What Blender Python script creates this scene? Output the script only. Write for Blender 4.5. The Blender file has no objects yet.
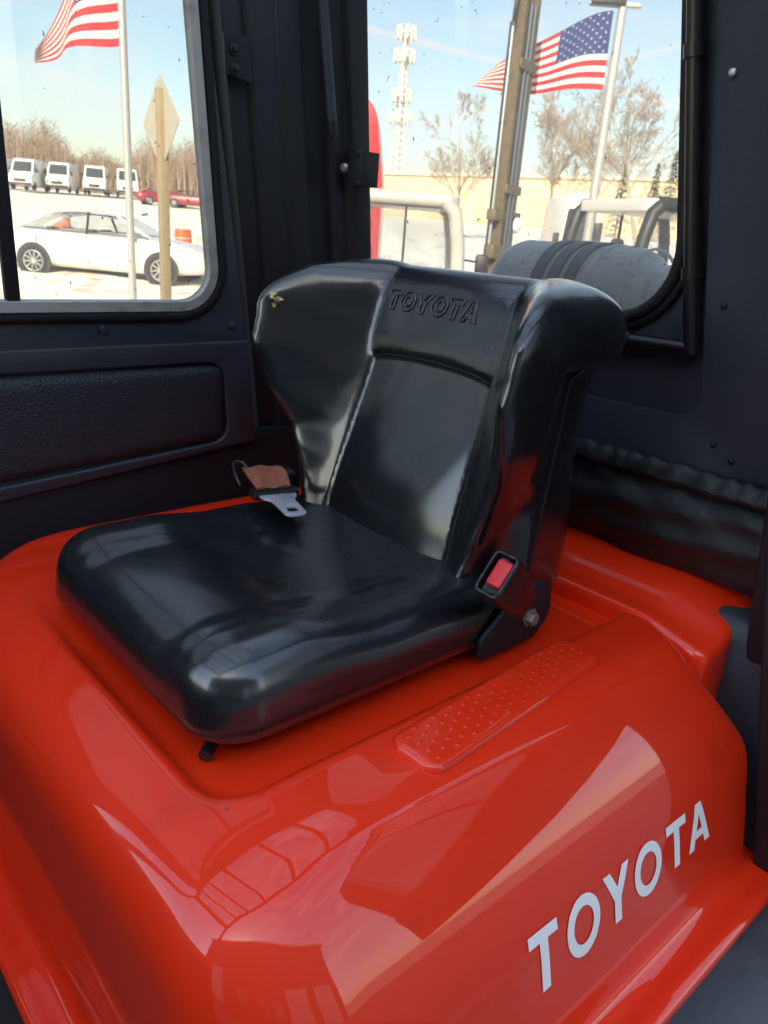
import bpy, bmesh, math, random
import numpy as np
from mathutils import Vector, Matrix
from mathutils.geometry import tessellate_polygon

sc = bpy.context.scene
col = sc.collection
R = math.radians

# ------------------------------------------------------------------ camera
CAM = np.array([0.0, 0.0, 1.70])
PITCH, ROLL, YAW, FPX = R(20.0), R(4.4), R(43.0), 765.0
_h = np.array([math.cos(YAW), -math.sin(YAW), 0.0]); _up = np.array([0, 0, 1.0])
D = _h * math.cos(PITCH) - _up * math.sin(PITCH)
_rt = np.cross(_h, _up); _u = np.cross(_rt, D)
RT = math.cos(ROLL) * _rt + math.sin(ROLL) * _u
UP = -math.sin(ROLL) * _rt + math.cos(ROLL) * _u
cd = bpy.data.cameras.new('camera'); cam = bpy.data.objects.new('camera', cd); col.objects.link(cam)
cam.matrix_world = Matrix(((RT[0], UP[0], -D[0], CAM[0]), (RT[1], UP[1], -D[1], CAM[1]), (RT[2], UP[2], -D[2], CAM[2]), (0, 0, 0, 1)))
cd.sensor_fit = 'VERTICAL'; cd.sensor_height = 36.0; cd.lens = FPX / 1024 * 36.0
cd.clip_start = 0.02; cd.clip_end = 6000
cd.dof.use_dof = True; cd.dof.focus_distance = 1.25; cd.dof.aperture_fstop = 9.0
sc.camera = cam

# ------------------------------------------------------------------ sky, sun, exposure
SUN_EL, SUN_AZ = R(28), R(-36)                     # azimuth from +Y (the truck's front) towards +X
world = bpy.data.worlds.new('World'); sc.world = world; world.use_nodes = True
wn, wl = world.node_tree.nodes, world.node_tree.links
wn.clear()
w_out = wn.new('ShaderNodeOutputWorld'); w_bg = wn.new('ShaderNodeBackground'); sky = wn.new('ShaderNodeTexSky')
sky.sky_type = 'NISHITA'; sky.sun_disc = False; sky.sun_elevation = SUN_EL; sky.sun_rotation = SUN_AZ
sky.air_density = 1.2; sky.dust_density = 1.6; sky.altitude = 200
w_tc = wn.new('ShaderNodeTexCoord'); w_map = wn.new('ShaderNodeMapping')
w_map.inputs['Rotation'].default_value = (0.3, 0.2, 0.5); w_map.inputs['Scale'].default_value = (1.2, 4.0, 9.0)
w_no = wn.new('ShaderNodeTexNoise'); w_no.inputs['Scale'].default_value = 1.6; w_no.inputs['Detail'].default_value = 7; w_no.inputs['Roughness'].default_value = 0.62
w_no.inputs['Distortion'].default_value = 0.6
w_rp = wn.new('ShaderNodeValToRGB'); w_rp.color_ramp.elements[0].position = 0.42; w_rp.color_ramp.elements[1].position = 0.78
w_rp.color_ramp.elements[1].color = (0.55, 0.55, 0.55, 1)
w_mx = wn.new('ShaderNodeMixRGB'); w_mx.inputs['Color2'].default_value = (5.6, 5.6, 5.6, 1)
wl.new(w_tc.outputs['Generated'], w_map.inputs['Vector']); wl.new(w_map.outputs['Vector'], w_no.inputs['Vector'])
wl.new(w_no.outputs['Fac'], w_rp.inputs['Fac']); wl.new(w_rp.outputs['Color'], w_mx.inputs['Fac'])
wl.new(sky.outputs['Color'], w_mx.inputs['Color1']); # two contrails: thin streaks along great circles of the sky
def sky_dir(px, py): v = D + RT * (px - 384) / FPX + UP * (512 - py) / FPX; return v / np.linalg.norm(v)
w_last = w_mx.outputs['Color']
for (a, b, wd, amt) in (((365, 28), (700, 112), 0.006, 0.75), ((395, 135), (480, 108), 0.005, 0.6), ((0, 60), (200, 130), 0.02, 0.35)):
    nv = np.cross(sky_dir(*a), sky_dir(*b)); nv /= np.linalg.norm(nv)
    dt = wn.new('ShaderNodeVectorMath'); dt.operation = 'DOT_PRODUCT'; dt.inputs[1].default_value = tuple(nv); wl.new(w_tc.outputs['Generated'], dt.inputs[0])
    ab = wn.new('ShaderNodeMath'); ab.operation = 'ABSOLUTE'; wl.new(dt.outputs['Value'], ab.inputs[0])
    n2 = wn.new('ShaderNodeTexNoise'); n2.inputs['Scale'].default_value = 14; n2.inputs['Detail'].default_value = 5; wl.new(w_tc.outputs['Generated'], n2.inputs['Vector'])
    ml = wn.new('ShaderNodeMath'); ml.operation = 'MULTIPLY'; ml.inputs[1].default_value = wd * 2; wl.new(n2.outputs['Fac'], ml.inputs[0])
    mr_ = wn.new('ShaderNodeMapRange'); mr_.inputs['To Min'].default_value = amt; mr_.inputs['To Max'].default_value = 0.0; mr_.interpolation_type = 'SMOOTHSTEP'
    mr_.inputs['From Min'].default_value = 0.0; wl.new(ml.outputs[0], mr_.inputs['From Max']); wl.new(ab.outputs[0], mr_.inputs['Value'])
    m3 = wn.new('ShaderNodeMixRGB'); m3.inputs['Color2'].default_value = (5.6, 5.6, 5.6, 1); wl.new(mr_.outputs['Result'], m3.inputs['Fac']); wl.new(w_last, m3.inputs['Color1']); w_last = m3.outputs['Color']
wl.new(w_last, w_bg.inputs['Color'])
w_bg.inputs['Strength'].default_value = 0.13
wl.new(w_bg.outputs['Background'], w_out.inputs['Surface'])
sl = bpy.data.lights.new('sun', 'SUN'); so = bpy.data.objects.new('sun', sl); col.objects.link(so)
sl.energy = 5.0; sl.angle = R(0.55); sl.color = (1.0, 0.88, 0.70)
sdir = Vector((math.sin(SUN_AZ) * math.cos(SUN_EL), math.cos(SUN_AZ) * math.cos(SUN_EL), math.sin(SUN_EL)))
so.rotation_euler = (-sdir).to_track_quat('-Z', 'Y').to_euler(); so.location = (0, 8, 30)
sc.view_settings.view_transform = 'Standard'; sc.view_settings.look = 'None'; sc.view_settings.gamma = 1
sc.view_settings.use_curve_mapping = False; sc.view_settings.exposure = 2.15
sc.cycles.max_bounces = 10; sc.cycles.diffuse_bounces = 4; sc.cycles.glossy_bounces = 5; sc.cycles.transparent_max_bounces = 12
sc.cycles.caustics_reflective = False; sc.cycles.caustics_refractive = False; sc.cycles.sample_clamp_indirect = 6
sc.cycles.use_denoising = True

# ------------------------------------------------------------------ materials
def pm(name, c, rough=0.5, metal=0.0, spec=0.5, coat=0.0, coat_rough=0.05, bumps=(), var=0.0, var_scale=8.0, dirt=None, rvar=0.0, emit=None, coat_ior=1.5, smudge=0.0):
    m = bpy.data.materials.new(name); m.use_nodes = True
    n, l = m.node_tree.nodes, m.node_tree.links
    b = n['Principled BSDF']
    b.inputs['Base Color'].default_value = (*c, 1); b.inputs['Roughness'].default_value = rough
    b.inputs['Metallic'].default_value = metal; b.inputs['Specular IOR Level'].default_value = spec
    b.inputs['Coat Weight'].default_value = coat; b.inputs['Coat Roughness'].default_value = coat_rough; b.inputs['Coat IOR'].default_value = coat_ior
    tc = n.new('ShaderNodeTexCoord')
    cur = None
    if var:
        t = n.new('ShaderNodeTexNoise'); t.inputs['Scale'].default_value = var_scale; t.inputs['Detail'].default_value = 6
        l.new(tc.outputs['Object'], t.inputs['Vector'])
        mx = n.new('ShaderNodeMixRGB'); mx.inputs['Color1'].default_value = (*[x * (1 - var) for x in c], 1)
        mx.inputs['Color2'].default_value = (*[min(1, x * (1 + var)) for x in c], 1)
        l.new(t.outputs['Fac'], mx.inputs['Fac']); cur = mx.outputs['Color']
    for dirt in ([dirt] if isinstance(dirt, tuple) else (dirt or [])):                                     # (colour, noise scale, threshold low, high, amount)
        t = n.new('ShaderNodeTexNoise'); t.inputs['Scale'].default_value = dirt[1]; t.inputs['Detail'].default_value = 9; t.inputs['Roughness'].default_value = 0.65
        l.new(tc.outputs['Object'], t.inputs['Vector'])
        rp = n.new('ShaderNodeMapRange'); rp.inputs['From Min'].default_value = dirt[2]; rp.inputs['From Max'].default_value = dirt[3]; rp.inputs['To Max'].default_value = dirt[4]
        l.new(t.outputs['Fac'], rp.inputs['Value'])
        mx = n.new('ShaderNodeMixRGB'); mx.inputs['Color1'].default_value = (*c, 1); mx.inputs['Color2'].default_value = (*dirt[0], 1)
        if cur: l.new(cur, mx.inputs['Color1'])
        l.new(rp.outputs['Result'], mx.inputs['Fac']); cur = mx.outputs['Color']
    if cur: l.new(cur, b.inputs['Base Color'])
    if smudge:                                   # handled, dusty patches dull the clear coat
        t = n.new('ShaderNodeTexNoise'); t.inputs['Scale'].default_value = 11; t.inputs['Detail'].default_value = 8; t.inputs['Roughness'].default_value = 0.7
        l.new(tc.outputs['Object'], t.inputs['Vector'])
        rp = n.new('ShaderNodeMapRange'); rp.inputs['From Min'].default_value = 0.48; rp.inputs['From Max'].default_value = 0.72; rp.inputs['To Min'].default_value = coat_rough; rp.inputs['To Max'].default_value = smudge
        l.new(t.outputs['Fac'], rp.inputs['Value']); l.new(rp.outputs['Result'], b.inputs['Coat Roughness'])
    if rvar:
        t = n.new('ShaderNodeTexNoise'); t.inputs['Scale'].default_value = 7; t.inputs['Detail'].default_value = 5
        l.new(tc.outputs['Object'], t.inputs['Vector'])
        rp = n.new('ShaderNodeMapRange'); rp.inputs['To Min'].default_value = max(0.02, rough - rvar); rp.inputs['To Max'].default_value = rough + rvar
        rp.inputs['From Min'].default_value = 0.3; rp.inputs['From Max'].default_value = 0.7
        l.new(t.outputs['Fac'], rp.inputs['Value']); l.new(rp.outputs['Result'], b.inputs['Roughness'])
    nrm = None
    for (kind, scale, dist) in bumps:
        if kind == 'voronoi':
            t = n.new('ShaderNodeTexVoronoi'); t.feature = 'DISTANCE_TO_EDGE'; o = t.outputs['Distance']
        else:
            t = n.new('ShaderNodeTexNoise'); t.inputs['Detail'].default_value = 4 if kind == 'noise' else 1; o = t.outputs['Fac']
        t.inputs['Scale'].default_value = scale
        if kind == 'streak':
            mp = n.new('ShaderNodeMapping'); mp.inputs['Scale'].default_value = (0.5, 2.2, 1.6); mp.inputs['Rotation'].default_value = (0.2, 0.1, 0.5)
            l.new(tc.outputs['Object'], mp.inputs['Vector']); l.new(mp.outputs['Vector'], t.inputs['Vector']); t.inputs['Distortion'].default_value = 1.2
        else: l.new(tc.outputs['Object'], t.inputs['Vector'])
        bp = n.new('ShaderNodeBump'); bp.inputs['Strength'].default_value = 1.0; bp.inputs['Distance'].default_value = dist
        l.new(o, bp.inputs['Height'])
        if nrm: l.new(nrm, bp.inputs['Normal'])
        nrm = bp.outputs['Normal']
    if nrm: l.new(nrm, b.inputs['Normal'])
    if nrm and coat and not any(k == 'orange' for k, *_ in bumps): pass
    if emit: b.inputs['Emission Color'].default_value = (*emit[0], 1); b.inputs['Emission Strength'].default_value = emit[1]
    return m

M = {}
M['red'] = pm('red_paint', (0.78, 0.030, 0.005), 0.45, spec=0.12, coat=1.0, coat_rough=0.015, coat_ior=1.5, smudge=0.09, bumps=(('soft', 8.0, 0.0026), ('soft', 24.0, 0.00045), ('soft', 70.0, 0.00008)), dirt=[((0.30, 0.014, 0.006), 5, 0.58, 0.8, 0.5), ((0.45, 0.20, 0.15), 260, 0.70, 0.74, 0.5), ((0.06, 0.02, 0.02), 38, 0.715, 0.74, 0.7)])
M['vinyl'] = pm('black_vinyl', (0.007, 0.008, 0.010), 0.30, spec=0.15, coat=1.0, coat_rough=0.19, coat_ior=1.7, bumps=(('noise', 6.0, 0.0012), ('streak', 9.0, 0.0014), ('noise', 34.0, 0.00035), ('voronoi', 300, 0.00050)), rvar=0.08, dirt=[((0.05, 0.05, 0.05), 14, 0.60, 0.80, 0.35), ((0.12, 0.12, 0.12), 75, 0.70, 0.76, 0.5)])
M['vinyl_dull'] = pm('dull_vinyl', (0.010, 0.011, 0.014), 0.5, spec=0.4, bumps=(('noise', 9.0, 0.012), ('voronoi', 300, 0.0005)), rvar=0.1)
M['cab'] = pm('charcoal_cab_paint', (0.034, 0.039, 0.052), 0.48, spec=0.4, bumps=(('noise', 120, 0.0007),), rvar=0.10, dirt=[((0.075, 0.08, 0.09), 3.5, 0.52, 0.85, 0.7), ((0.16, 0.16, 0.165), 95, 0.705, 0.74, 0.5), ((0.10, 0.105, 0.11), 28, 0.66, 0.74, 0.35)])
M['cab_dark'] = pm('black_cab_paint', (0.012, 0.013, 0.017), 0.55, spec=0.35, bumps=(('noise', 120, 0.0006),))
M['inset'] = pm('grained_door_vinyl', (0.024, 0.027, 0.036), 0.48, spec=0.45, bumps=(('voronoi', 120, 0.0028), ('noise', 5, 0.006)))
M['rubber'] = pm('black_rubber', (0.012, 0.012, 0.013), 0.6, spec=0.3, bumps=(('noise', 200, 0.0005),))
M['alu'] = pm('dull_aluminium', (0.46, 0.46, 0.44), 0.42, metal=0.3, dirt=((0.10, 0.09, 0.08), 14, 0.5, 0.75, 0.6))
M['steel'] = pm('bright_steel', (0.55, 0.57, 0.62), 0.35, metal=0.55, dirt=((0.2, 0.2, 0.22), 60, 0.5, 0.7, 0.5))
M['bolt'] = pm('galvanised_bolt', (0.42, 0.41, 0.38), 0.45, metal=0.8, dirt=((0.15, 0.12, 0.09), 90, 0.45, 0.7, 0.6))
M['plastic'] = pm('black_plastic', (0.010, 0.010, 0.011), 0.32, spec=0.5, bumps=(('noise', 260, 0.0003),))
M['button'] = pm('red_button_plastic', (0.62, 0.02, 0.03), 0.4)
M['webbing'] = pm('rust_red_webbing', (0.27, 0.085, 0.042), 0.75, bumps=(('noise', 320, 0.001),), var=0.45, var_scale=60)
M['decal'] = pm('white_decal', (0.90, 0.90, 0.89), 0.35, coat=0.3)
M['foam'] = pm('torn_foam', (0.55, 0.42, 0.24), 0.9)
M['floor'] = pm('grey_step_paint', (0.045, 0.05, 0.058), 0.35, spec=0.5, dirt=((0.12, 0.12, 0.12), 10, 0.5, 0.8, 0.5), rvar=0.1, bumps=(('noise', 60, 0.001),))
M['tank'] = pm('speckled_grey_cylinder_paint', (0.56, 0.57, 0.57), 0.5, dirt=((0.16, 0.15, 0.14), 60, 0.56, 0.66, 0.8), var=0.15, var_scale=6)
M['strap'] = pm('dark_steel_strap', (0.09, 0.10, 0.12), 0.45, metal=0.3, dirt=((0.25, 0.25, 0.25), 30, 0.55, 0.75, 0.5))
M['white'] = pm('white_car_paint', (0.72, 0.71, 0.67), 0.3, coat=0.6)
M['cream'] = pm('cream_van_paint', (0.74, 0.72, 0.66), 0.4, coat=0.3)
M['carglass'] = pm('vehicle_glass', (0.05, 0.06, 0.065), 0.06, spec=0.8)
M['tyre'] = pm('tyre_rubber', (0.025, 0.025, 0.026), 0.8)
M['rim'] = pm('alloy_rim', (0.5, 0.5, 0.5), 0.35, metal=0.8)
M['dark'] = pm('dark_trim', (0.03, 0.03, 0.032), 0.5)
M['lamp'] = pm('clear_lamp_lens', (0.7, 0.72, 0.75), 0.15)
M['darkred'] = pm('dark_red_car_paint', (0.25, 0.02, 0.025), 0.35, coat=0.5)
M['orange'] = pm('orange_plastic', (0.75, 0.13, 0.03), 0.5)
M['amber'] = pm('amber_lens', (0.85, 0.25, 0.02), 0.3)
M['pole'] = pm('pale_aluminium_pole', (0.46, 0.46, 0.44), 0.45, metal=0.3)
M['wood'] = pm('weathered_wood_post', (0.33, 0.26, 0.15), 0.85, var=0.3, var_scale=18, bumps=(('noise', 30, 0.004),))
M['signback'] = pm('bare_sign_back', (0.50, 0.46, 0.36), 0.5, metal=0.2, var=0.1)
M['f_red'] = pm('flag_red', (0.42, 0.02, 0.03), 0.8); M['f_white'] = pm('flag_white', (0.60, 0.59, 0.56), 0.8); M['f_blue'] = pm('flag_blue', (0.03, 0.045, 0.16), 0.8)
M['bark'] = pm('grey_brown_bark', (0.36, 0.29, 0.22), 0.9, var=0.3, var_scale=20)
M['wood_far'] = pm('bare_wood', (0.36, 0.27, 0.19), 0.95, var=0.4, var_scale=0.2)
M['needles'] = pm('evergreen_needles', (0.10, 0.11, 0.05), 0.9, var=0.4, var_scale=3)
M['beige'] = pm('beige_wall_panel', (0.62, 0.52, 0.36), 0.8, var=0.06, var_scale=0.3)
M['beige_dark'] = pm('tan_dock_door', (0.54, 0.45, 0.32), 0.7)
M['roofline'] = pm('pale_roof_trim', (0.66, 0.60, 0.48), 0.6)
M['mast'] = pm('weathered_mast_steel', (0.17, 0.125, 0.065), 0.55, metal=0.3, dirt=((0.05, 0.045, 0.04), 9, 0.45, 0.7, 0.7))
M['tower'] = pm('galvanised_tower', (0.74, 0.72, 0.66), 0.6, metal=0.2)
M['antenna'] = pm('pale_antenna_cover', (0.68, 0.65, 0.55), 0.6)
M['offwhite'] = pm('off_white_cab_paint', (0.55, 0.53, 0.48), 0.45, coat=0.3, dirt=((0.3, 0.27, 0.22), 4, 0.5, 0.8, 0.4))
M['snow'] = pm('dirty_snow', (0.78, 0.77, 0.74), 0.9, dirt=((0.45, 0.38, 0.28), 1.2, 0.52, 0.72, 0.8), bumps=(('noise', 3, 0.15),))
M['clad'] = pm('dark_cladding', (0.07, 0.068, 0.065), 0.6, var=0.1, var_scale=1.0)
M['redcab'] = pm('red_loader_paint', (0.5, 0.02, 0.02), 0.35, coat=0.6)

def glass_mat(name, film, tint=(0.97, 0.985, 0.98), speck=0.0, scale=6.0):
    m = bpy.data.materials.new(name); m.use_nodes = True; n, l = m.node_tree.nodes, m.node_tree.links; n.clear()
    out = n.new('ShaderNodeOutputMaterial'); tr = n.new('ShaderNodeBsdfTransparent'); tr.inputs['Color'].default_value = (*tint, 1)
    gl = n.new('ShaderNodeBsdfGlossy'); gl.inputs['Roughness'].default_value = 0.01
    fr = n.new('ShaderNodeFresnel'); fr.inputs['IOR'].default_value = 1.5
    ge = n.new('ShaderNodeNewGeometry'); iv = n.new('ShaderNodeMath'); iv.operation = 'SUBTRACT'; iv.inputs[0].default_value = 1; l.new(ge.outputs['Backfacing'], iv.inputs[1])
    mu = n.new('ShaderNodeMath'); mu.operation = 'MULTIPLY'; l.new(fr.outputs['Fac'], mu.inputs[0]); l.new(iv.outputs[0], mu.inputs[1])
    mx = n.new('ShaderNodeMixShader'); l.new(mu.outputs[0], mx.inputs['Fac']); l.new(tr.outputs[0], mx.inputs[1]); l.new(gl.outputs[0], mx.inputs[2])
    df = n.new('ShaderNodeBsdfTranslucent'); df.inputs['Color'].default_value = (0.85, 0.83, 0.78, 1)
    tc = n.new('ShaderNodeTexCoord'); t = n.new('ShaderNodeTexNoise'); t.inputs['Scale'].default_value = scale; t.inputs['Detail'].default_value = 8; t.inputs['Roughness'].default_value = 0.7
    l.new(tc.outputs['Object'], t.inputs['Vector'])
    mr = n.new('ShaderNodeMapRange'); mr.inputs['From Min'].default_value = 0.35; mr.inputs['From Max'].default_value = 0.75; mr.inputs['To Min'].default_value = film * 0.6; mr.inputs['To Max'].default_value = film * 1.6
    l.new(t.outputs['Fac'], mr.inputs['Value'])
    mx2 = n.new('ShaderNodeMixShader'); l.new(mr.outputs['Result'], mx2.inputs['Fac']); l.new(mx.outputs[0], mx2.inputs[1]); l.new(df.outputs[0], mx2.inputs[2])
    v = n.new('ShaderNodeTexNoise'); v.inputs['Scale'].default_value = 70; v.inputs['Detail'].default_value = 2
    l.new(tc.outputs['Object'], v.inputs['Vector'])
    m2 = n.new('ShaderNodeMapRange'); m2.inputs['From Min'].default_value = 0.735; m2.inputs['From Max'].default_value = 0.76; m2.inputs['To Max'].default_value = speck
    l.new(v.outputs['Fac'], m2.inputs['Value'])
    dk = n.new('ShaderNodeBsdfDiffuse'); dk.inputs['Color'].default_value = (0.08, 0.07, 0.06, 1)
    mx3 = n.new('ShaderNodeMixShader'); l.new(m2.outputs['Result'], mx3.inputs['Fac']); l.new(mx2.outputs[0], mx3.inputs[1]); l.new(dk.outputs[0], mx3.inputs[2])
    l.new(mx3.outputs[0], out.inputs['Surface'])
    return m
M['pane'] = glass_mat('dusty_tinted_glass', 0.06, tint=(0.56, 0.56, 0.545), speck=0.8)  # grey tint added to dim the sunlit yard against the cab; film is dust
M['clear'] = glass_mat('plain_vehicle_window', 0.05)

# ------------------------------------------------------------------ helpers
ORG = {}
def tag(o, label=None, cat=None, group=None, kind=None):
    if label: o['label'] = label
    if cat: o['category'] = cat
    if group: o['group'] = group
    if kind: o['kind'] = kind
    return o
def thing(name, loc, label, cat, group=None):
    o = bpy.data.objects.new(name, None); col.objects.link(o); o.location = loc; o.empty_display_size = 0.1
    ORG[o.name] = Vector(loc); return tag(o, label, cat, group)
def link_mesh(name, me, parent=None, kind=None):
    o = bpy.data.objects.new(name, me); col.objects.link(o)
    if parent is not None:
        o.parent = parent; ORG[o.name] = ORG[parent.name]
    else: ORG[o.name] = Vector((0, 0, 0))
    if kind: o['kind'] = kind
    return o

class MB:
    def __init__(s): s.v = []; s.f = []; s.mi = []
    def add(s, vs, fs, mi=0):
        b = len(s.v); s.v += [tuple(float(c) for c in p) for p in vs]; s.f += [tuple(b + i for i in f) for f in fs]; s.mi += [mi] * len(fs); return s
    def box(s, c, size, ax=None, mi=0):
        c = np.array(c, float); h = np.array(size, float) / 2
        A = np.eye(3) if ax is None else np.array(ax, float)
        vs = [c + A[0] * h[0] * i + A[1] * h[1] * j + A[2] * h[2] * k for i in (-1, 1) for j in (-1, 1) for k in (-1, 1)]
        return s.add(vs, [(0, 1, 3, 2), (4, 6, 7, 5), (0, 4, 5, 1), (2, 3, 7, 6), (0, 2, 6, 4), (1, 5, 7, 3)], mi)
    def tube(s, pts, r, n=10, cap=True, closed=False, mi=0):
        pts = [np.array(p, float) for p in pts]; m = len(pts); rs = r if isinstance(r, (list, tuple)) else [r] * m
        vs = []; prev = None
        for i, p in enumerate(pts):
            a = pts[(i - 1) % m] if (closed or i > 0) else p; b = pts[(i + 1) % m] if (closed or i < m - 1) else p
            t = b - a; t = t / (np.linalg.norm(t) + 1e-12)
            if prev is None:
                q = np.array([0, 0, 1.0]) if abs(t[2]) < 0.9 else np.array([1.0, 0, 0]); e1 = np.cross(t, q)
            else: e1 = prev - t * (prev @ t)
            e1 = e1 / (np.linalg.norm(e1) + 1e-12); e2 = np.cross(t, e1); prev = e1
            vs += [p + rs[i] * (math.cos(2 * math.pi * k / n) * e1 + math.sin(2 * math.pi * k / n) * e2) for k in range(n)]
        fs = []
        for i in range(m if closed else m - 1):
            j = (i + 1) % m
            fs += [(i * n + k, i * n + (k + 1) % n, j * n + (k + 1) % n, j * n + k) for k in range(n)]
        if cap and not closed: fs += [tuple(range(n))[::-1], tuple((m - 1) * n + k for k in range(n))]
        return s.add(vs, fs, mi)
    def rod(s, a, b, r, n=10, r2=None, mi=0): return s.tube([a, b], [r, r if r2 is None else r2], n, mi=mi)
    def prism(s, loops, fn, a, b, mi=0):
        """loops: outer 2-D loop then holes; fn(u, v, offset) -> 3-D point; solid between offsets a and b"""
        tri = tessellate_polygon([[Vector((p[0], p[1], 0)) for p in lp] for lp in loops])
        flat = [p for lp in loops for p in lp]; N = len(flat)
        vs = [fn(p[0], p[1], a) for p in flat] + [fn(p[0], p[1], b) for p in flat]
        fs = [tuple(t) for t in tri] + [tuple(N + i for i in reversed(t)) for t in tri]
        k = 0
        for lp in loops:
            n = len(lp); fs += [(k + i, k + (i + 1) % n, N + k + (i + 1) % n, N + k + i) for i in range(n)]; k += n
        return s.add(vs, fs, mi)
    def grid(s, nu, nv, fn, closed_u=False, mi=0):
        vs = [fn(i / (nu if closed_u else nu - 1), j / (nv - 1)) for i in range(nu) for j in range(nv)]
        fs = []
        for i in range(nu if closed_u else nu - 1):
            for j in range(nv - 1):
                k = (i + 1) % nu; fs.append((i * nv + j, k * nv + j, k * nv + j + 1, i * nv + j + 1))
        return s.add(vs, fs, mi)
    def lathe(s, prof, c, ax, n=24, mi=0):
        ax = np.array(ax, float); ax /= np.linalg.norm(ax); q = np.array([0, 0, 1.0]) if abs(ax[2]) < 0.9 else np.array([1.0, 0, 0])
        e1 = np.cross(ax, q); e1 /= np.linalg.norm(e1); e2 = np.cross(ax, e1); c = np.array(c, float); m = len(prof)
        vs = [c + ax * h + r * (math.cos(2 * math.pi * k / n) * e1 + math.sin(2 * math.pi * k / n) * e2) for (h, r) in prof for k in range(n)]
        fs = [(i * n + k, i * n + (k + 1) % n, (i + 1) * n + (k + 1) % n, (i + 1) * n + k) for i in range(m - 1) for k in range(n)]
        fs += [tuple(range(n))[::-1], tuple((m - 1) * n + k for k in range(n))]
        return s.add(vs, fs, mi)
    def build(s, name, mat, parent=None, smooth=False, bevel=0, seg=2, auto=None, kind=None):
        o_ = ORG[parent.name] if parent is not None else Vector((0, 0, 0))
        me = bpy.data.meshes.new(name); me.from_pydata([(p[0] - o_[0], p[1] - o_[1], p[2] - o_[2]) for p in s.v], [], s.f)
        for m in (mat if isinstance(mat, list) else [mat]): me.materials.append(m)
        me.polygons.foreach_set('material_index', s.mi)
        bm = bmesh.new(); bm.from_mesh(me)
        bmesh.ops.recalc_face_normals(bm, faces=bm.faces)
        if bevel:
            es = [e for e in bm.edges if len(e.link_faces) == 2 and e.calc_face_angle(0) > R(30)]
            bmesh.ops.bevel(bm, geom=es, offset=bevel, segments=seg, profile=0.5, affect='EDGES', clamp_overlap=True)
            smooth = True if auto is None else smooth; auto = auto or 40
        bm.to_mesh(me); bm.free()
        if smooth:
            me.polygons.foreach_set('use_smooth', [True] * len(me.polygons))
            if auto: me.set_sharp_from_angle(angle=R(auto))
        me.update()
        return link_mesh(name, me, parent, kind)

def rpoly(pts, rad, n=6):
    """polygon with rounded corners; rad is a number or one per corner"""
    out = []; m = len(pts)
    for i in range(m):
        r = rad[i] if isinstance(rad, (list, tuple)) else rad
        p = np.array(pts[i], float); a = np.array(pts[i - 1], float); b = np.array(pts[(i + 1) % m], float)
        if r <= 0: out.append(tuple(p)); continue
        u = (a - p) / np.linalg.norm(a - p); w = (b - p) / np.linalg.norm(b - p)
        ang = math.acos(max(-1, min(1, float(u @ w)))); d = min(r / math.tan(ang / 2), 0.49 * np.linalg.norm(a - p), 0.49 * np.linalg.norm(b - p)); rr = d * math.tan(ang / 2)
        bis = (u + w) / np.linalg.norm(u + w); c = p + bis * (rr / math.sin(ang / 2))
        a0 = math.atan2(*(p + u * d - c)[::-1]); a1 = math.atan2(*(p + w * d - c)[::-1])
        da = (a1 - a0 + math.pi) % (2 * math.pi) - math.pi
        out += [(c[0] + rr * math.cos(a0 + da * k / n), c[1] + rr * math.sin(a0 + da * k / n)) for k in range(n + 1)]
    return out
def offset_loop(lp, d):
    n = len(lp); area = sum(lp[i][0] * lp[(i + 1) % n][1] - lp[(i + 1) % n][0] * lp[i][1] for i in range(n)); sg = 1 if area > 0 else -1; out = []
    for i in range(n):
        a = np.array(lp[i - 1]); b = np.array(lp[(i + 1) % n]); t = b - a; t = t / (np.linalg.norm(t) + 1e-12)
        out.append((lp[i][0] + sg * t[1] * d, lp[i][1] - sg * t[0] * d))
    return out

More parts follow.
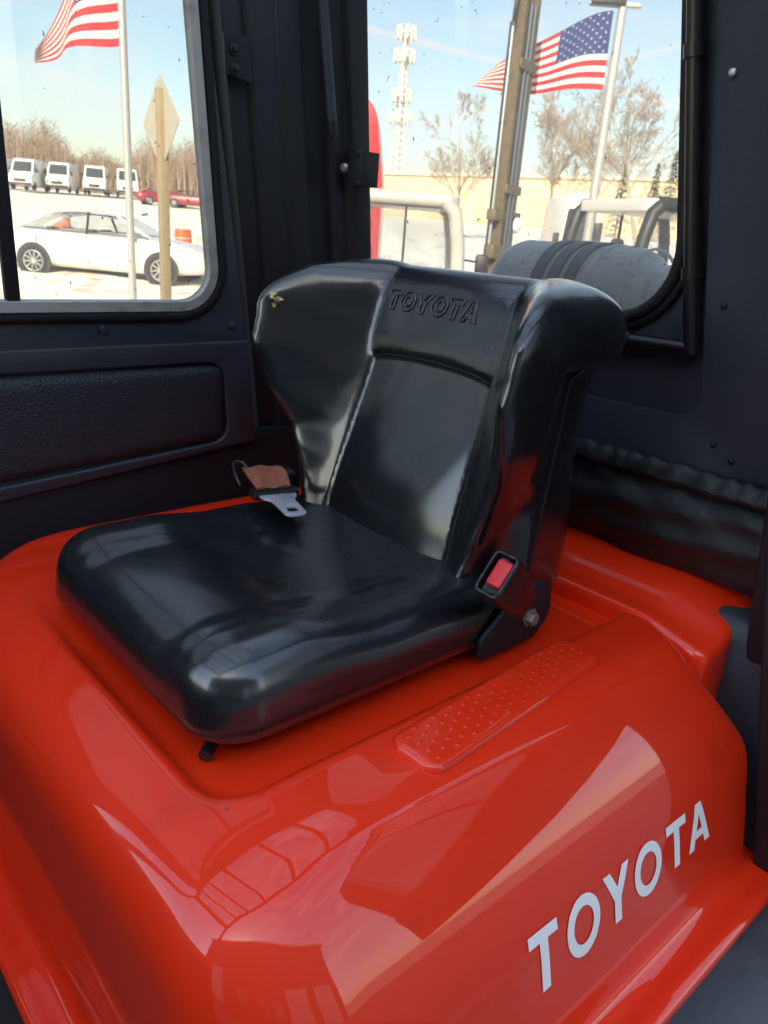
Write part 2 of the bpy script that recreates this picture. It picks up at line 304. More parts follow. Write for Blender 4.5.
# smooth solids: a surface-nets mesher over a numpy field f(x, y, z) < 0 inside
def smax(a, b, k): h = np.clip(0.5 + 0.5 * (a - b) / k, 0, 1); return b * (1 - h) + a * h + k * h * (1 - h)
def smin(a, b, k): return -smax(-a, -b, k)
def sstep(a, b, x): t = np.clip((x - a) / (b - a), 0, 1); return t * t * (3 - 2 * t)
def grad(f, P, e=6e-4):
    return np.stack([(f(P + np.eye(3)[i] * e) - f(P - np.eye(3)[i] * e)) / (2 * e) for i in range(3)], -1)
def project(f, P, off=0.0, it=4, clampd=0.01):
    for _ in range(it):
        g = grad(f, P); gn = np.linalg.norm(g, axis=1) + 1e-6
        d = np.clip((f(P)) / gn - off, -clampd, clampd); P = P - g / gn[:, None] * d[:, None]
    return P
def nets(f, lo, hi, h):
    lo = np.array(lo, float); n = np.ceil((np.array(hi) - lo) / h).astype(int) + 1
    gx, gy, gz = [lo[i] + h * np.arange(n[i]) for i in range(3)]
    G = np.stack(np.meshgrid(gx, gy, gz, indexing='ij'), -1).reshape(-1, 3)
    F = np.concatenate([f(c) for c in np.array_split(G, max(1, len(G) // 300000))]).reshape(n)
    S = F < 0
    acc = np.zeros(tuple(n - 1) + (3,)); cnt = np.zeros(tuple(n - 1))
    nx, ny, nz = n
    for ax in range(3):
        a = [slice(None)] * 3; b = [slice(None)] * 3; a[ax] = slice(0, -1); b[ax] = slice(1, None)
        Fa, Fb = F[tuple(a)], F[tuple(b)]; cr = (Fa < 0) != (Fb < 0)
        idx = np.argwhere(cr); t = (Fa / (Fa - Fb + 1e-30))[cr]
        pt = idx.astype(float); pt[:, ax] += t
        o1, o2 = [q for q in range(3) if q != ax]
        for d1 in (0, -1):
            for d2 in (0, -1):
                c = idx.copy(); c[:, o1] += d1; c[:, o2] += d2
                ok = np.all((c >= 0) & (c < n - 1), axis=1); cc = c[ok]
                np.add.at(acc, tuple(cc.T), pt[ok]); np.add.at(cnt, tuple(cc.T), 1)
    has = cnt > 0; ids = -np.ones(has.shape, int); ids[has] = np.arange(has.sum())
    V = lo + h * (acc[has] / cnt[has][:, None]); faces = []
    for ax in range(3):
        a = [slice(None)] * 3; b = [slice(None)] * 3; a[ax] = slice(0, -1); b[ax] = slice(1, None)
        idx = np.argwhere(S[tuple(a)] != S[tuple(b)]); o1, o2 = [(1, 2), (2, 0), (0, 1)][ax]
        idx = idx[(idx[:, o1] > 0) & (idx[:, o2] > 0) & (idx[:, o1] < n[o1] - 1) & (idx[:, o2] < n[o2] - 1)]
        ins = S[tuple(idx.T)]
        def cid(d1, d2):
            c = idx.copy(); c[:, o1] += d1; c[:, o2] += d2; return ids[tuple(c.T)]
        q = np.stack([cid(-1, -1), cid(0, -1), cid(0, 0), cid(-1, 0)], 1)
        q[~ins] = q[~ins][:, ::-1]; faces.append(q)
    return project(f, V, it=4, clampd=h * 0.5), np.concatenate(faces)
def solid(name, f, lo, hi, h, mat, parent):
    V, Q = nets(f, lo, hi, h); o_ = ORG[parent.name]
    me = bpy.data.meshes.new(name); me.from_pydata((V - np.array(o_)).tolist(), [], Q.tolist()); me.materials.append(mat)
    me.polygons.foreach_set('use_smooth', [True] * len(me.polygons)); me.update()
    return link_mesh(name, me, parent)
def rbox2(px, py, hx, hy, r):
    qx = np.abs(px) - hx + r; qy = np.abs(py) - hy + r
    return np.hypot(np.maximum(qx, 0), np.maximum(qy, 0)) + np.minimum(np.maximum(qx, qy), 0) - r
# ------------------------------------------------------------------ ground
def gz(x, y):
    r = math.hypot(x, y)
    if r < 9: return 0.0
    if r < 18: t = (r - 9) / 9; return 0.28 * t * t * (3 - 2 * t)
    return 0.28 + 0.040 * (min(r, 135) - 18) + 0.002 * max(0, min(r, 900) - 135)
def ground_mat():
    m = bpy.data.materials.new('asphalt_and_snow'); m.use_nodes = True; n, l = m.node_tree.nodes, m.node_tree.links
    b = n['Principled BSDF']; b.inputs['Roughness'].default_value = 0.9
    tc = n.new('ShaderNodeTexCoord')
    t1 = n.new('ShaderNodeTexNoise'); t1.inputs['Scale'].default_value = 0.22; t1.inputs['Detail'].default_value = 8; t1.inputs['Roughness'].default_value = 0.6
    t2 = n.new('ShaderNodeTexNoise'); t2.inputs['Scale'].default_value = 1.3; t2.inputs['Detail'].default_value = 8
    ln = n.new('ShaderNodeVectorMath'); ln.operation = 'LENGTH'
    for t in (t1, t2): l.new(tc.outputs['Object'], t.inputs['Vector'])
    l.new(tc.outputs['Object'], ln.inputs[0])
    ds = n.new('ShaderNodeMapRange'); ds.inputs['From Min'].default_value = 6; ds.inputs['From Max'].default_value = 13; ds.inputs['To Min'].default_value = -0.35; ds.inputs['To Max'].default_value = 0.36
    l.new(ln.outputs['Value'], ds.inputs['Value']); ln.operation = 'DOT_PRODUCT'; ln.inputs[1].default_value = (_h[0], _h[1], 0)
    ad = n.new('ShaderNodeMath'); ad.operation = 'ADD'; l.new(t1.outputs['Fac'], ad.inputs[0]); l.new(ds.outputs['Result'], ad.inputs[1])
    mk = n.new('ShaderNodeMapRange'); mk.inputs['From Min'].default_value = 0.5; mk.inputs['From Max'].default_value = 0.6; l.new(ad.outputs[0], mk.inputs['Value'])
    asp = n.new('ShaderNodeMixRGB'); asp.inputs['Color1'].default_value = (0.10, 0.10, 0.098, 1); asp.inputs['Color2'].default_value = (0.17, 0.167, 0.16, 1); l.new(t2.outputs['Fac'], asp.inputs['Fac'])
    sn = n.new('ShaderNodeMixRGB'); sn.inputs['Color1'].default_value = (0.88, 0.84, 0.76, 1); sn.inputs['Color2'].default_value = (0.42, 0.33, 0.22, 1)
    r2 = n.new('ShaderNodeMapRange'); r2.inputs['From Min'].default_value = 0.52; r2.inputs['From Max'].default_value = 0.70; l.new(t2.outputs['Fac'], r2.inputs['Value']); l.new(r2.outputs['Result'], sn.inputs['Fac'])
    mx = n.new('ShaderNodeMixRGB'); l.new(mk.outputs['Result'], mx.inputs['Fac']); l.new(asp.outputs['Color'], mx.inputs['Color1']); l.new(sn.outputs['Color'], mx.inputs['Color2'])
    l.new(mx.outputs['Color'], b.inputs['Base Color'])
    bp = n.new('ShaderNodeBump'); bp.inputs['Distance'].default_value = 0.03; l.new(t2.outputs['Fac'], bp.inputs['Height']); l.new(bp.outputs['Normal'], b.inputs['Normal'])
    return m
rad = [0, 2, 4, 6, 8, 9.5, 11, 12.5, 14, 15.5, 17, 18.5, 21, 25, 30, 36, 43, 52, 62, 75, 90, 110, 130, 140, 170, 220, 300, 500, 900, 1600, 3200]
mb = MB()
rn = random.Random(3)
jit = {}
def gpt(i, j):
    r = rad[j]; a = 2 * math.pi * i / 96
    x, y = r * math.cos(a), r * math.sin(a); z = gz(x, y)
    if 9 < r < 90: z += rn.uniform(-0.05, 0.09) * min(1, r / 25)
    return (x, y, z)
vs = [gpt(i, j) for i in range(96) for j in range(len(rad))]
fs = [(i * len(rad) + j, ((i + 1) % 96) * len(rad) + j, ((i + 1) % 96) * len(rad) + j + 1, i * len(rad) + j + 1) for i in range(96) for j in range(len(rad) - 1)]
mb.add(vs, fs); tag(mb.build('ground', ground_mat(), smooth=True), kind='structure')

# ------------------------------------------------------------------ the lift truck: chassis, hood
CX = 1.05                                            # centre line of the seat
ch = thing('truck_chassis', (1.0, -0.9, 0.0), 'dark grey lift truck chassis and side step under the red hood', 'chassis')
def plan(u, v, o): return (u, v, o)
MB().prism([rpoly([(0.10, 0.62), (0.10, -1.62), (1.80, -1.62), (1.80, 0.62)], 0.06)], plan, 0.20, 0.575).build('chassis_body', M['floor'], ch, bevel=0.008)
MB().prism([rpoly([(0.36, 0.60), (0.36, -0.20), (1.70, -0.20), (1.70, 0.60)], 0.02)], plan, 0.578, 0.590).build('floor_mat', M['rubber'], ch, bevel=0.003)
MB().prism([rpoly([(-0.02, -0.30), (-0.02, -1.60), (0.31, -1.60), (0.31, -0.30)], 0.03)], plan, 0.50, 0.560).build('side_step', M['floor'], ch, bevel=0.012, seg=3)
# the rear fender that curves up beside the hood
def fender(P):
    x, y, z = P.T
    f = rbox2(x - 0.42, y + 1.545, 0.165, 0.135, 0.05)
    f = smax(f, z - 1.055 + 0.35 * np.maximum(0, 0.45 - x), 0.05)
    return smax(f, 0.50 - z, 0.01)
solid('rear_fender', fender, (0.2, -1.68, 0.46), (0.6, -1.32, 1.1), 0.012, M['cab'], ch)
mb = MB()
MB().prism([rpoly([(0.25, -1.66), (0.25, -2.55), (1.85, -2.55), (1.85, -1.66)], [0.02, 0.25, 0.25, 0.02])], plan, 0.25, 1.22).build('counterweight', M['cab'], ch, bevel=0.04, seg=3)
for (wx, wy, wr) in ((0.22, 0.25, 0.36), (1.68, 0.25, 0.36), (0.30, -1.95, 0.27), (1.70, -1.95, 0.27)):
    w = MB().lathe([(-0.1, wr * 0.6), (-0.11, wr * 0.93), (-0.07, wr), (0.07, wr), (0.11, wr * 0.93), (0.1, wr * 0.6)], (wx - 0.12 if wx < 1 else wx + 0.12, wy, wr), (1, 0, 0), 32).build('wheel', M['tyre'], ch, smooth=True, auto=40)

hood = thing('engine_hood', (1.0, -0.8, 0.58), 'glossy red engine hood with white lettering on its side, under the seat', 'engine hood')
def hood_f(P):
    x, y, z = P.T
    bow = 0.010 * np.sin((y + 1.3) * 3.0)
    near = (-0.972 * (x - 0.365) + 0.235 * (z - 0.65)) - 0.004 + 0.0 * bow
    far = 0.972 * (x - 1.79) + 0.235 * (z - 0.65)
    front = 0.99 * (y + 0.272) + 0.055 * (z - 1.0)
    r = 0.17 + 0.17 * sstep(0.8, 1.3, x)
    qx = smax(near, far, 0.05) + r; qy = front + r
    pl = np.hypot(np.maximum(qx, 0), np.maximum(qy, 0)) + np.minimum(np.maximum(qx, qy), 0) - r
    top = z - 1.022
    facet = -0.70 * (x - 0.545) + 0.714 * (z - 1.022)
    facet2 = 0.70 * (x - 1.70) + 0.714 * (z - 1.022)
    ff = 0.55 * (y + 0.335) + 0.835 * (z - 1.022)
    f = smax(top, facet, 0.032); f = smax(f, facet2, 0.05); f = smax(f, ff, 0.10)
    f = smax(f, pl, 0.07)
    rear = -(y + 1.395) - 0.12 * (z - 0.9)
    rch = -0.42 * (x - 0.50) - 0.62 * (y + 1.265) + 0.66 * (z - 1.0)
    f = smax(f, rch, 0.016); f = smax(f, rear, 0.025)
    # recess that the seat stands in
    rec = rbox2(x - 1.14, y + 1.00, 0.46, 0.605, 0.07)
    rec = smax(rec, 0.990 + 0.032 * sstep(1.10, 1.48, x) - z, 0.020)
    f = smax(f, -rec, 0.018)
    # bottom flange
    fl = np.hypot(np.maximum(qx, 0), np.maximum(qy, 0)) + np.minimum(np.maximum(qx, qy), 0) - r - 0.060
    fl = smax(fl, -(y + 1.41), 0.01)
    fl = smax(fl, np.abs(z - 0.592) - 0.012, 0.012)
    f = smin(f, fl, 0.026)
    return smax(f, 0.580 - z, 0.004)
solid('hood_shell', hood_f, (0.25, -1.46, 0.56), (1.86, -0.13, 1.08), 0.011, M['red'], hood)
def ledge_f(P):
    x, y, z = P.T
    f = rbox2(x - 1.10, y + 1.47, 0.60, 0.155, 0.03)
    f = smax(f, z - 1.030 - 0.38 * (-1.33 - y) * sstep(-1.33, -1.42, y) + 0.22 * np.maximum(0, 0.64 - x), 0.02)
    return smax(f, 0.85 - z, 0.01)
solid('rear_ledge', ledge_f, (0.46, -1.66, 0.82), (1.74, -1.29, 1.14), 0.0125, M['red'], hood)
# raised tread pad beside the seat
PA = np.array([0.598, -0.640]); PB = np.array([0.634, -1.100]); pax = (PB - PA) / np.linalg.norm(PB - PA); pax2 = np.array([-pax[1], pax[0]]); PLEN = np.linalg.norm(PB - PA)
def pad_f(P):
    x, y, z = P.T
    a = (x - PA[0]) * pax[0] + (y - PA[1]) * pax[1]; b = (x - PA[0]) * pax2[0] + (y - PA[1]) * pax2[1]
    f = rbox2(a - PLEN / 2, b, PLEN / 2, 0.046, 0.026)
    zt = 1.034 - 0.10 * np.maximum(0, -b * 0 + (0.60 - x)) 
    f = smax(f, z - zt, 0.010)
    return smax(f, 0.995 - z, 0.01)
pad = solid('tread_pad', pad_f, (0.53, -1.13, 0.985), (0.70, -0.61, 1.05), 0.005, M['red'], hood)
mb = MB()
pts = []
for i in range(21):
    for j in range(4):
        a = 0.028 + i * 0.0205; b = -0.030 + j * 0.018 + (0.009 if i % 2 else 0)
        if b > 0.034 or a > PLEN - 0.02: continue
        pts.append(PA + pax * a + pax2 * b)
for p in pts:
    zt = 1.0338 - 0.10 * max(0, 0.60 - p[0])
    q = [(-0.0092, 0), (0, -0.0052), (0.0092, 0), (0, 0.0052)]
    base = [(p[0] + pax[0] * u + pax2[0] * v, p[1] + pax[1] * u + pax2[1] * v, zt - 0.001) for u, v in q]
    top = [(p[0] + (pax[0] * u + pax2[0] * v) * 0.45, p[1] + (pax[1] * u + pax2[1] * v) * 0.45, zt + 0.0016) for u, v in q]
    mb.add(base + top, [(0, 1, 5, 4), (1, 2, 6, 5), (2, 3, 7, 6), (3, 0, 4, 7), (4, 5, 6, 7)])
mb.build('diamond_tread', M['red'], pad, smooth=True, kind='stuff')

# lettering built from strokes (unit height, non-overlapping faces)
def glyph(ch, w=0.19):
    if ch == 'T': return 0.78, [[(0, 1), (0.78, 1), (0.78, 1 - w), (0, 1 - w)], [(0.39 - w / 2 * 1.1, 1 - w), (0.39 + w / 2 * 1.1, 1 - w), (0.39 + w / 2 * 1.1, 0), (0.39 - w / 2 * 1.1, 0)]]
    if ch == 'O':
        n = 40; fs = []
        for k in range(n):
            a, b = 2 * math.pi * k / n, 2 * math.pi * (k + 1) / n
            fs.append([(0.5 + 0.5 * math.cos(a), 0.5 + 0.52 * math.sin(a)), (0.5 + 0.5 * math.cos(b), 0.5 + 0.52 * math.sin(b)), (0.5 + (0.5 - w) * math.cos(b), 0.5 + (0.52 - w) * math.sin(b)), (0.5 + (0.5 - w) * math.cos(a), 0.5 + (0.52 - w) * math.sin(a))])
        return 1.0, fs
    if ch == 'Y': return 0.86, [[(0, 1), (0.23, 1), (0.43, 0.66), (0.43 - w * 0.55, 0.42)], [(0.63, 1), (0.86, 1), (0.43 + w * 0.55, 0.42), (0.43, 0.66)], [(0.43 - w * 0.55, 0.42), (0.43, 0.66), (0.43 + w * 0.55, 0.42), (0.43 + w * 0.55, 0), (0.43 - w * 0.55, 0)]]
    if ch == 'A': return 0.90, [[(0, 0), (0.33, 1), (0.45, 1), (0.45, 0.74), (0.22, 0)], [(0.90, 0), (0.57, 1), (0.45, 1), (0.45, 0.74), (0.68, 0)], [(0.22 + 0.23 * 0.28, 0.74 * 0.28), (0.22 + 0.23 * 0.52, 0.74 * 0.52), (0.68 - 0.23 * 0.52, 0.74 * 0.52), (0.68 - 0.23 * 0.28, 0.74 * 0.28)]]
def refine(poly, step):
    out = []
    for i in range(len(poly)):
        a, b = np.array(poly[i]), np.array(poly[(i + 1) % len(poly)]); k = max(1, int(np.linalg.norm(b - a) / step))
        out += [tuple(a + (b - a) * q / k) for q in range(k)]
    return out
word = 'TOYOTA'
widths = [glyph(c)[0] for c in word]; gap = [0.24, 0.16, 0.16, 0.22, 0.10]
tot = sum(widths) + sum(gap)
y0, y1, zb, hgt = -0.700, -1.205, 0.738, 0.100
sx = (y0 - y1) / tot
cur = 0
for k, c in enumerate(word):
    mb = MB(); w_, polys = glyph(c, 0.20)
    for poly in polys:
        P = np.array([(0.38, y0 - (cur + p[0]) * sx, zb - 0.004 + p[1] * hgt * (1 - 0.16 * (cur + p[0]) / tot)) for p in refine(poly, 0.25)])
        P = project(hood_f, P, off=0.0016, it=8, clampd=0.03)
        mb.add(P.tolist(), [tuple(range(len(P)))])
    mb.build('letter', M['decal'], hood)
    cur += w_ + (gap[k] if k < 5 else 0)

# ------------------------------------------------------------------ cab frame: rear wall, pillars, roof
cab = thing('cab_frame', (1.1, -1.5, 0.6), 'charcoal steel cab frame with the tall rear window behind the seat', 'cab')
def RW(x, z, off=0.0): return (x, -1.52 + 0.15 * (z - 1.05) + off, z)
ZT = 2.40
def lx(z): return 1.704 - 0.083 * (z - 1.638)          # far window edge
def rx(z): return 0.768 + 0.112 * (z - 1.70)           # near window edge
win = rpoly([(lx(1.585), 1.585), (rx(1.585), 1.585), (rx(2.30), 2.30), (lx(2.30), 2.30)], [0.10, 0.13, 0.10, 0.10], 10)
plate_hole = rpoly([(1.90, 1.395), (0.675, 1.400), (0.775, 2.36), (1.80, 2.36)], [0.02, 0.05, 0.05, 0.02], 6)
MB().prism([[(1.95, 1.0), (0.30, 1.0), (0.30, ZT), (1.95, ZT)], win], RW, -0.012, 0.0).build('rear_wall', M['cab'], cab)
MB().prism([[(1.95, 1.0), (0.30, 1.0), (0.30, ZT), (1.95, ZT)], plate_hole], RW, 0.002, 0.016).build('frame_plate', M['cab'], cab, bevel=0.004)
gask = MB()
for off, d, r in ((0.010, 0.014, 0.013), (0.004, 0.030, 0.010)):
    gask.tube([RW(p[0], p[1], off) for p in offset_loop(win, d)], r, 8, closed=True)
rw = gask.build('window_gasket', M['rubber'], cab, smooth=True)
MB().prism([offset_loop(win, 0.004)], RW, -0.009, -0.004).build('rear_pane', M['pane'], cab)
# ribbed rubber edge and conduit with clamps
mb = MB()
for k in range(52):
    z = 1.66 + k * 0.0135
    mb.tube([RW(rx(z) - 0.022, z, 0.003), RW(rx(z + 0.009) - 0.022, z + 0.009, 0.003)], 0.010, 6)
mb.build('ribbed_strip', M['rubber'], cab, smooth=True, auto=40, kind='stuff')
def cdx(z): return 0.708 + 0.130 * (z - 1.54)
cvert = [RW(cdx(1.528) , 1.528, 0.022)] + [RW(cdx(z), z, 0.024) for z in (1.56, 1.7, 1.9, 2.1, 2.36)]
con = MB().tube(cvert, 0.0155, 16).build('conduit', M['plastic'], cab, smooth=True, auto=50)
MB().tube([RW(cdx(1.53) + 0.004, 1.536, 0.024), RW(0.90, 1.532, 0.024), RW(1.70, 1.528, 0.024)], 0.0135, 14).build('cross_conduit', M['plastic'], cab, smooth=True, auto=50)
for z in (1.672, 2.025):
    MB().lathe([(-0.011, 0.0165), (-0.011, 0.0195), (0.011, 0.0195), (0.011, 0.0165)], RW(cdx(z), z, 0.024), (0.138, 0.15, 1), 18).build('clamp', M['plastic'], con, smooth=True, auto=40)
MB().lathe([(-0.008, 0.0145), (-0.008, 0.018), (0.008, 0.018), (0.008, 0.0145)], RW(0.845, 1.5325, 0.024), (1, 0, 0), 16).build('clamp', M['plastic'], cab, smooth=True, auto=40)
# bright steel disc put in for the glint of light at a plate hole
MB().lathe([(0, 0.0075), (0.003, 0.0075), (0.005, 0.004), (0.0052, 0.001)], RW(0.704, 1.988, 0.016), (0, 1, -0.15), 12).build('screw_or_glint', M['steel'], cab, smooth=True)
for (x, z) in ((0.640, 1.36), (0.66, 1.62), (0.695, 2.20), (0.60, 1.335)):
    MB().lathe([(0, 0.0065), (0.002, 0.0065), (0.004, 0.003), (0.0042, 0.001)], RW(x, z, 0.016), (0, 1, -0.15), 10).build('screw_or_glint', M['cab_dark'], cab, smooth=True)
# far rear corner post with its folds, leaning forward like the wall
prof = [(1.775, -1.03), (1.775, -1.070), (1.735, -1.075), (1.735, -1.125), (1.715, -1.132), (1.715, -1.205), (1.700, -1.212), (1.700, -1.262), (1.722, -1.272), (1.722, -1.330), (1.690, -1.338), (1.690, -1.372), (1.662, -1.380), (1.662, -1.435), (1.82, -1.435), (1.82, -1.03)]
def postfn(u, v, z): return (u - 0.055 * (z - 1.6), v + 0.155 * (z - 1.6), z)
MB().prism([prof], postfn, 0.95, ZT).build('corner_post', M['cab_dark'], cab, bevel=0.004)
# window-side round post
MB().tube([RW(lx(z) + 0.022, z, 0.022) for z in (1.50, 1.60, 1.8, 2.0, 2.2, 2.38)], 0.014, 12).build('post_tube', M['cab_dark'], cab, smooth=True)
MB().tube([RW(lx(z) + 0.052, z, 0.016) for z in (1.40, 1.8, 2.0, 2.2, 2.38)], 0.011, 10).build('post_tube', M['cab_dark'], cab, smooth=True)
# side sill under the far door
MB().box((1.755, -0.45, 0.86), (0.05, 2.0, 0.62)).build('side_sill', M['cab_dark'], cab, bevel=0.006)
# near rear pillar at the door opening
MB().prism([rpoly([(0.30, -1.40), (0.30, -1.56), (0.475, -1.56), (0.475, -1.40)], 0.012)], lambda u, v, z: (u + 0.045 * (z - 1.05), v + 0.15 * (z - 1.05), z), 0.57, ZT).build('near_pillar', M['cab_dark'], cab, bevel=0.003)
MB().prism([rpoly([(0.15, -1.365), (0.15, -1.41), (0.345, -1.41), (0.345, -1.365)], 0.008)], lambda u, v, z: (u + 0.20 * (z - 0.61), v, z), 0.565, 1.42).build('door_jamb', M['cab_dark'], cab, bevel=0.003)
# roof, front header and front posts (unseen; roof glazed to let sky light in)
roof = MB().prism([[(0.27, 0.98), (0.27, -1.46), (1.79, -1.46), (1.79, 0.98)], [(0.37, 0.86), (0.37, -1.34), (1.69, -1.34), (1.69, 0.86)]], plan, 2.41, 2.47).build('roof_frame', M['cab_dark'], cab, bevel=0.008)
for k in range(5): MB().box((1.03, 0.50 - 0.37 * k, 2.44), (1.36, 0.035, 0.045)).build('roof_bar', M['cab_dark'], roof, bevel=0.004)
MB().box((1.03, -0.24, 2.485), (1.50, 2.40, 0.006)).build('roof_pane', M['clear'], roof)
MB().prism([rpoly([(0.30, 0.58), (0.80, 0.58), (0.86, 1.18), (0.72, 1.24), (0.46, 1.05), (0.36, 0.80)], 0.04)], lambda u, v, o: (o, u, v), 0.34, 1.74).build('dash_cowl', M['cab_dark'], cab, bevel=0.01)
for x in (0.33, 1.77):
    MB().rod((x, 0.90, 2.45), (x, 0.66, 0.55), 0.035, 12).build('front_post', M['cab_dark'], cab, smooth=True, auto=60)

# ------------------------------------------------------------------ far door
door = thing('cab_door', (1.74, -0.6, 1.05), 'charcoal side door with rounded window and grained inset panel, at left', 'door')
def DR(y, z, off=0.0): return (1.74 - 0.05 * (z - 1.0) - off, y, z)     # offset goes inwards, towards the seat
dwin = rpoly([(0.30, 1.500), (-0.985, 1.500), (-0.892, 2.30), (0.30, 2.30)], [0.08, 0.085, 0.08, 0.08], 10)
outline = [(0.55, 0.98), (-1.11, 1.142), (-1.075, 1.418), (-0.935, 2.18), (-0.92, ZT - 0.03), (0.55, ZT - 0.03)]
MB().prism([outline, offset_loop(dwin, 0.012)], DR, -0.02, 0.0).build('door_skin', M['cab'], door, bevel=0.004)
ins = rpoly([(0.42, 1.052), (-1.024, 1.158), (-1.000, 1.366), (0.42, 1.362)], [0.03, 0.045, 0.05, 0.03], 8)
low = [(0.54, 0.985), (-1.106, 1.146), (-1.072, 1.417), (0.54, 1.412)]
MB().prism([low, ins], DR, 0.001, 0.016).build('door_frame', M['cab'], door, bevel=0.005, seg=3)
# padded inset bulging inside the frame
def ins_pt(s, t):
    a, b = s, t
    y = 0.41 + (-1.013 - 0.41) * s
    zb_ = 1.057 + (1.162 - 1.057) * s; ztp = 1.357 + 0.004 * s
    z = zb_ + (ztp - zb_) * t
    e = min(1, min(s, 1 - s) * 1.43 / 0.03, min(t, 1 - t) * 0.26 / 0.03)
    return DR(y, z, 0.002 + 0.013 * (1 - (1 - max(0, e)) ** 2))
MB().grid(60, 18, ins_pt).build('inset_panel', M['inset'], door, smooth=True)
def ring(lp, specs):
    g = MB()
    n = len(lp); loops = [[DR(p[0], p[1], off) for p in offset_loop(lp, d)] for d, off in specs]
    m = len(specs); vs = [p for L in loops for p in L]
    g.add(vs, [(a * n + i, a * n + (i + 1) % n, ((a + 1) % m) * n + (i + 1) % n, ((a + 1) % m) * n + i) for a in range(m) for i in range(n)]); return g
ring(dwin, [(0.012, -0.012), (0.012, 0.004), (0.009, 0.008), (-0.012, 0.008), (-0.016, 0.003), (-0.016, -0.012)]).build('window_frame', M['alu'], door, smooth=True, auto=40)
ring(dwin, [(0.034, 0.001), (0.032, 0.009), (0.024, 0.014), (0.014, 0.012), (0.011, 0.001)]).build('window_gasket', M['rubber'], door, smooth=True, auto=50)
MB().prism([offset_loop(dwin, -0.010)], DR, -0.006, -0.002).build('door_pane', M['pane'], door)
MB().prism([[(-0.500, 1.515), (-0.528, 1.515), (-0.505, 2.29), (-0.477, 2.29)]], DR, -0.012, 0.008).build('window_mullion', M['cab_dark'], door, bevel=0.003)
hb = MB().prism([rpoly([(-1.062, 1.995), (-0.992, 2.005), (-0.985, 2.085), (-1.050, 2.085)], 0.006)], DR, 0.0005, 0.006).build('hinge_plate', M['cab_dark'], door, bevel=0.002)
for (y, z) in ((-1.010, 2.053), (-1.014, 2.016)):
    MB().lathe([(-0.001, 0.012), (0.004, 0.012), (0.005, 0.009), (0.005, 0.006), (0.010, 0.006), (0.011, 0.004)], DR(y, z, 0.006), (-1, 0, 0), 14).build('bolt', M['cab_dark'], hb, smooth=True, auto=40)
for (y, z) in ((-0.70, 1.452), (-1.03, 1.455)):
    MB().lathe([(-0.001, 0.010), (0.003, 0.010), (0.005, 0.006)], DR(y, z, 0.0), (-1, 0, 0), 12).build('bolt', M['cab'], door, smooth=True, auto=40)
for (y, z) in ((-0.99, 1.80), (-1.0, 1.70), (-0.975, 1.91)):
    MB().lathe([(-0.001, 0.004), (0.002, 0.004), (0.003, 0.002)], DR(y, z, 0.0), (-1, 0, 0), 8).build('rivet', M['cab'], door, smooth=True, auto=40)

# the near door, swung wide open on its rear hinges beside the viewer
def mirror_copy(o, parent=None):
    c = o.copy(); col.objects.link(c); c.parent = parent
    for k in list(o.children): mirror_copy(k, c)
    return c
d2 = mirror_copy(door); d2['label'] = 'charcoal near side door standing open at the right edge'
d2.scale = (-1, 1, 1); d2.rotation_euler = (0, 0, R(96)); d2.location = (-0.20, -1.47, 1.05)
for o_ in (door, d2): o_['group'] = 'cab side doors'

# ------------------------------------------------------------------ gas strut on the corner post
st = thing('gas_strut', (1.70, -1.34, 1.85), 'black gas strut hanging beside the rear window post', 'gas strut')
S0, S1, S2 = np.array((1.645, -1.198, 2.32)), np.array((1.645, -1.268, 1.915)), np.array((1.645, -1.280, 1.843))
MB().tube([S0, S1], 0.0125, 16).build('cylinder', M['cab'], st, smooth=True, auto=50)
MB().tube([S1 + (S0 - S1) * 0.075, S1 + (S1 - S0) * 0.004], 0.0135, 16).build('end_collar', M['cab_dark'], st, smooth=True, auto=50)
MB().tube([S1, S2], 0.006, 12).build('piston_rod', M['rubber'], st, smooth=True, auto=50)
bk = MB()
bk.prism([rpoly([(1.600, 1.803), (1.654, 1.806), (1.676, 1.846), (1.654, 1.888), (1.600, 1.888)], 0.008)], lambda u, v, o: (u, -1.322 + o, v), -0.004, 0.004)
bk.box((1.622, -1.355, 1.846), (0.040, 0.058, 0.080))
bo = bk.build('bracket', M['cab_dark'], st, bevel=0.003)
MB().lathe([(-0.002, 0.012), (0.006, 0.012), (0.009, 0.008), (0.010, 0.004)], (1.655, -1.318, 1.846), (-0.4, 1, 0), 14).build('ball_joint', M['bolt'], bo, smooth=True)
for (x, z) in ((1.605, 1.880), (1.605, 1.812)):
    MB().lathe([(-0.002, 0.005), (0.008, 0.005), (0.009, 0.003)], (x, -1.320, z), (-0.5, 1, 0), 8).build('screw_or_glint', M['cab_dark'], bo, smooth=True, auto=40)

